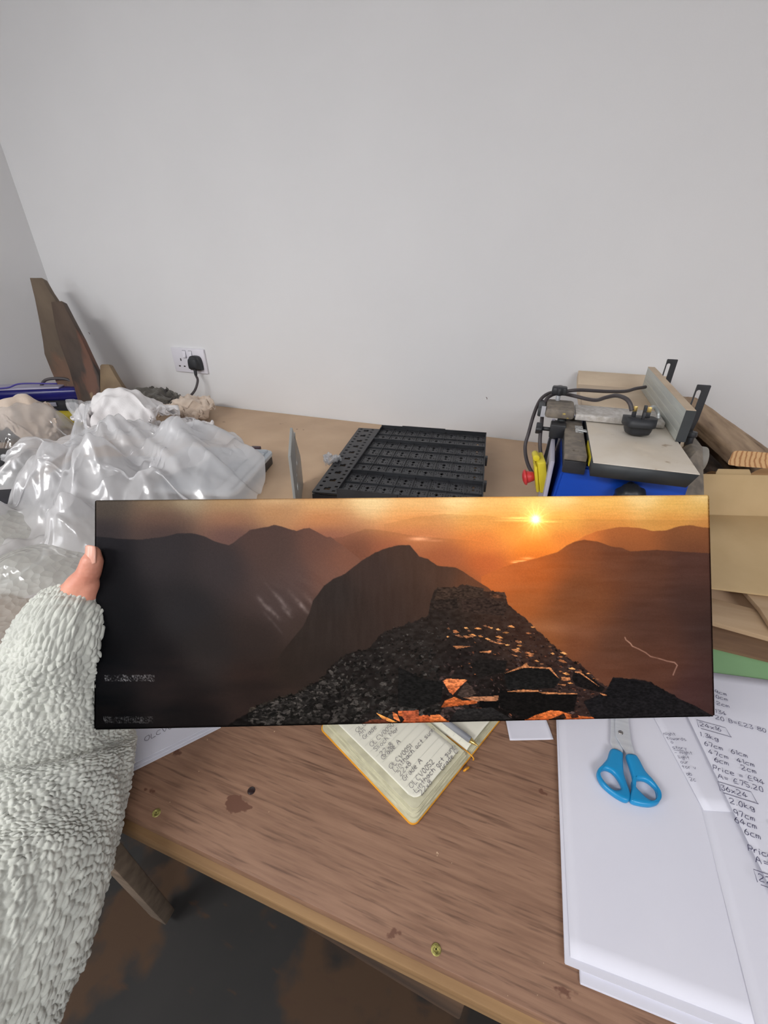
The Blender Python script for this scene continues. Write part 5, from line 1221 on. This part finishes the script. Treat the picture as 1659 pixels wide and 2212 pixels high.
bm = bmesh.new(); cyl(bm, (.058, .90, 1.086), (.058, .90, 1.098), .009, .008, 20, .001); box(bm, (.046, .887, 1.078), (.085, .915, 1.0885), .002); obj('hold_down_bolt', bm, M_irons, jt)
# front adjusting knob
bm = bmesh.new(); ak = V((.170, .719, 1.052)); cyl(bm, ak, ak + V((0, -.012, 0)), .007, .007, 16, .001); obj('adjuster_stem', bm, M_irons, jt)
bm = bmesh.new(); lobed(bm, ak + V((0, -.010, -.012)), .023, .026, 9, .05, V((0, -1, -.2))); obj('depth_adjuster', bm, M_black, jt)
# emergency stop switch on the left side
sw = thing('tmp', '', '', (.035, .80, 1.02)); sw.name = 'safety_switch'; WORLD[sw.name] = V((.035, .80, 1.02))
del sw['label']; del sw['category']; sw.parent = jt; sw.location = V((.035, .80, 1.02)) - WORLD[jt.name]
Ms = Matrix.Translation(V((.036, .80, 1.018))) @ Matrix.Rotation(math.radians(-14), 4, 'Y') @ Matrix.Rotation(math.radians(8), 4, 'Z')
bm = bmesh.new(); box(bm, (-.008, -.028, -.030), (.007, .028, .032), .003, Ms, 3); obj('switch_body', bm, M_yellow, sw)
bm = bmesh.new(); box(bm, (-.014, -.027, -.028), (-.0085, -.004, .024), .002, Ms, 2); box(bm, (-.012, .004, -.030), (-.0085, .026, .022), .002, Ms, 2)
cyl(bm, Ms @ V((-.008, -.014, .036)), Ms @ V((-.008, .014, .036)), .006, .006, 14, .001); obj('switch_flap', bm, M_yellow, sw)
bm = bmesh.new(); cyl(bm, Ms @ V((-.0145, -.002, -.004)), Ms @ V((-.028, -.002, -.004)), .009, .012, 24, .001); lathe(bm, [(0, 0), (.0145, 0), (.0155, .002), (.0135, .005), (.006, .0075), (0, .008)], Ms @ V((-.028, -.002, -.004)), Ms.to_3x3() @ V((-1, 0, 0)), 28); obj('stop_button', bm, M_red, sw)
# mains lead and plug
Zc = 5.027
def ZP(a, b, y): return AY(1130 + a / Zc, 760 + b / Zc, y)
bm = bmesh.new()
tube(bm, [V((.045, .785, .992)), ZP(120, 1350, .83), ZP(45, 1200, .86), ZP(22, 1030, .89), ZP(60, 880, .90), ZP(110, 700, .92), ZP(170, 550, .94), ZP(235, 475, .96), ZP(320, 440, .985), ZP(460, 428, .99), ZP(620, 415, 1.0), ZP(900, 430, 1.03), ZP(1110, 428, 1.06), ZP(1220, 400, 1.08), ZP(1330, 382, 1.10)], .0036, 12, 8)
obj('power_cable', bm, M_rubber, jt)
bm = bmesh.new()
tube(bm, [V((.052, .815, 1.03)), ZP(250, 1255, .83), ZP(195, 1120, .85), ZP(183, 960, .86), ZP(200, 780, .885), ZP(215, 640, .92), ZP(250, 520, .945), ZP(330, 462, .965), ZP(430, 455, .97), ZP(560, 480, .955), ZP(690, 512, .94), ZP(800, 524, .92), ZP(900, 495, .89), ZP(1010, 475, .865), ZP(1110, 505, .84), ZP(1160, 560, .83), ZP(1180, 640, .825)], .0036, 12, 8)
obj('power_cable', bm, M_rubber, jt)
bm = bmesh.new(); tube(bm, [ZP(1370, 625, .86), ZP(1420, 600, .875), ZP(1465, 660, .88), ZP(1470, 730, .875)], .0032, 10, 6); obj('guard_end_hook', bm, M_alu, jt)
mp = thing('tmp', '', '', (.185, .80, JZ + .03)); mp.name = 'three_pin_plug'; WORLD[mp.name] = V((.185, .80, JZ + .03)); del mp['label']; del mp['category']; mp.parent = jt; mp.location = V((.185, .80, JZ + .03)) - WORLD[jt.name]
pc_ = V((.180, .832, JZ + .0315)); pN = V((0.02, -.12, -1)).normalized(); pU = V((1, .02, 0)); pU = (pU - pN * pU.dot(pN)).normalized(); pW = pN.cross(pU)
bm = bmesh.new(); uk_plug(bm, None, pc_, pU, pW, pN); obj('plug_body', bm, M_black2, mp)
for (a, b, w_, h_, L_) in ((-.011, -.006, .0065, .004, .018), (.011, -.006, .0065, .004, .018), (0.0, .014, .004, .008, .023)):
    M3 = Matrix((pU, pW, pN)).transposed(); o_ = pc_ + pU * a + pW * b
    sleeve = L_ * .5
    bm = bmesh.new(); obox(bm, o_ - pN * (sleeve / 2), (w_ if b < 0 else w_, h_, sleeve), M3, .0003); pn = obj('pin', bm, M_black, mp)
    bm2 = bmesh.new(); obox(bm2, o_ - pN * (sleeve + (L_ - sleeve) / 2), (w_, h_, L_ - sleeve), M3, .0004); pn2 = obj('pin', bm2, M_brass if b < 0 else M_black2, mp)

# ------------------------------------------------------------------ rough timbers right of the planer
def rough_log(name, c0_, c1_, w_, h_, mat, label, seed, roll=0.0, endmat=None, round_=False, parts=None):
    d = (V(c1_) - V(c0_)); M = frame_of(d); M = M @ Matrix.Rotation(roll, 3, 'Z'); L_ = d.length
    n_, m_ = 60, 64; ts = np.linspace(0, 1, n_); an_ = np.linspace(0, 2 * math.pi, m_, endpoint=False); G = np.zeros((n_, m_, 3))
    AN, TS = np.meshgrid(an_, ts); ca, sa = np.cos(AN), np.sin(AN); p_ = 2 if round_ else 7
    rr_ = (np.abs(ca) ** p_ + np.abs(sa) ** p_) ** (-1 / p_)
    bmp = 1 + (fnoise(TS * L_ * 18 + seed, ca * 2.5 + 5 + sa * 1.7, seed, 4) - .5) * (.10 if not round_ else .35) + (fnoise(TS * L_ * 4, (ca + 2) * 6 + sa * 4, seed + 3, 3) - .5) * .08
    xx = ca * rr_ * w_ / 2 * bmp; yy = sa * rr_ * h_ / 2 * bmp; zz = TS * L_
    Mn = np.array(M); G = np.array(c0_) + np.stack([xx, yy, zz], -1) @ Mn.T
    root = thing(name, label, 'timber', V(c0_))
    me = grid_mesh('timber_side', G, mat, wrap=True); place(me, 'timber_side', root)
    for e, nm in ((0, 'sawn_end'), (-1, 'sawn_end')):
        bm = bmesh.new(); bm.faces.new([bm.verts.new(V(p)) for p in (G[e] if e else G[e][::-1])]); obj(nm, bm, endmat or M_logend, root, smooth=False)
    return root
m, N_e, L_e, B_e = new_mat('growth_ring_end'); tc = N_e.new('ShaderNodeTexCoord'); mp_ = N_e.new('ShaderNodeMapping'); mp_.inputs['Location'].default_value = (-.055, 0, -.03)
wv_ = N_e.new('ShaderNodeTexWave'); wv_.wave_type = 'RINGS'; wv_.rings_direction = 'Y'; wv_.inputs['Scale'].default_value = 42; wv_.inputs['Distortion'].default_value = 2.5; wv_.inputs['Detail Scale'].default_value = 2
rp = N_e.new('ShaderNodeValToRGB'); rp.color_ramp.elements[0].color = S(172, 120, 78); rp.color_ramp.elements[1].color = S(218, 178, 130); rp.color_ramp.elements[1].position = .5
L_e.new(tc.outputs['Object'], mp_.inputs[0]); L_e.new(mp_.outputs[0], wv_.inputs['Vector']); L_e.new(wv_.outputs['Fac'], rp.inputs[0]); L_e.new(rp.outputs[0], B_e.inputs['Base Color']); B_e.inputs['Roughness'].default_value = .8
rough_log('rough_timber', (.393, .905, 1.054), (.356, 1.275, 1.058), .070, .030, M_log, 'big rough-sawn timber with growth rings on its cut end, topmost right of the planer', 3, endmat=m)
rough_log('bark_log', (.360, .93, .975), (.335, 1.27, .99), .065, .080, M_bark, 'dark bark-covered split log under the big rough timber', 9, round_=True)
rough_log('bark_log', (.322, .90, .930), (.318, 1.24, .930), .030, .050, M_bark, 'thin dark branch log low down, next to the planer', 14, round_=True)
rough_log('split_log', (.450, .95, .990), (.43, 1.27, 1.0), .075, .075, M_log, 'pale brown split log under the big rough timber, at the right edge', 19, round_=True)
rough_log('split_log', (.42, .96, .925), (.44, 1.26, .925), .13, .045, M_log, 'lowest flat brown timber, flat on the bench behind the cardboard', 25)

# ------------------------------------------------------------------ cardboard box
cb = thing('cardboard_box', 'opened flat brown cardboard box with raised back panel and tab, at the right edge', 'cardboard box', (.40, .80, .95))
ck = V((.355, .862, .950)); cr = (H(1659, 1118, .95) - H(1540, 1115, .95)).normalized()
k0 = ck - cr * .045; k1 = ck + cr * .34
upd = V((-.0, .03, .074)); 
def cardp(pts, n_, nm, t=.003):
    bm = bmesh.new(); prism(bm, pts, V(n_).normalized() * t, .0005); return obj(nm, bm, M_card, cb)
cback = V((cr.y, -cr.x, 0)); 
bt = AY(1510, 1035, .875)
cardp([k0, k1, k1 + upd, k0 + V((-.0, 0, 0)) + upd], (0, .9, -.36), 'back_panel')
t0 = AY(1544, 1035, .893); t1 = AY(1624, 1036, .905); t2 = AY(1620, 1015, .915); t3 = AY(1550, 1014, .905)
cardp([t0, t1, AY(1622, 1022, .912), AY(1619, 1014, .914), AY(1552, 1013, .906), AY(1547, 1020, .902)], (0, 1, -.2), 'locking_tab', .0025)
f0_ = H(1545, 1268, .928); fr = V((cr.x, cr.y * .4, 0)).normalized()
fd = (f0_ - ck); 
cardp([k0 + fd, k0 + fd + fr * .385, k1, k0], (0, 0, 1), 'front_flap', .003)
cardp([k0 + V((.01, .03, -.046)), k1 + V((-.01, .03, -.046)), k1 + V((-.01, .01, -.006)), k0 + V((.01, .01, -.006))], (0, 1, 0), 'inner_flap', .003)
def seg_plank(name, a, b, w_, z0, h_, mat, label, cat='plank'):
    a = V((a.x, a.y, 0)); b = V((b.x, b.y, 0)); d = (b - a).normalized(); s = V((-d.y, d.x, 0))
    bm = bmesh.new(); prism(bm, [a + UPZ * z0, b + UPZ * z0, b + s * w_ + UPZ * z0, a + s * w_ + UPZ * z0], UPZ * h_, .0012)
    tag(obj(name, bm, mat), label, cat)
g = lambda x, y, z=.918: H(x, y, z)
p0 = g(1540, 1343); p1 = g(1659, 1376); dd_ = (p1 - p0)
seg_plank('wooden_plank', p0 - dd_ * .8, p1 + dd_ * 1.6, .060, .9005, .0175, M_plank, 'pale planed plank lying lengthwise just in front of the cardboard box')
p0 = H(1540, 1392, .912); p1 = H(1659, 1422, .912); dd_ = (p1 - p0)
bm = bmesh.new(); q0, q1 = H(1520, 1392, .911), H(1740, 1446, .911); q2, q3 = H(1740, 1404, .911), H(1500, 1336, .911)
prism(bm, [V((p.x, p.y, .9003)) for p in (q0, q1, q2, q3)], UPZ * .0105, .001)
o = obj('rough_plank', bm, M_plank2); tag(o, 'rough brown plank with knots between the pale planks and the green card', 'plank')
bm = bmesh.new(); r0, r1, r2, r3 = H(1596, 1270, .924), H(1659, 1352, .924), H(1700, 1352, .924), H(1640, 1262, .924)
bm = bmesh.new(); prism(bm, [H(1585, 1262, .920), H(1637, 1322, .920), H(1665, 1366, .920), H(1740, 1390, .920), H(1640, 1262, .920)], UPZ * .007, .001)
tag(obj('wooden_plank', bm, M_plank), 'short pale plank lying crosswise on the lengthwise one, below the cardboard edge', 'plank')

# two small scuffs on the wall paint
for (px, py, L_) in ((191, 718, .007), (1050, 858, .006)):
    p = AY(px, py, WY - .0006); bm = bmesh.new(); tube(bm, [p, p + V((L_ * .4, 0, -L_ * .3)), p + V((L_ * .6, 0, -L_))], .0008, 6, 4)
    tag(obj('wall_scuff', bm, pm('scuff_mark', S(110, 70, 62), rough=.8)), 'small dark scuff on the white wall ' + ('between the stakes and the socket' if px < 500 else 'above the black plastic tray'), 'scuff')
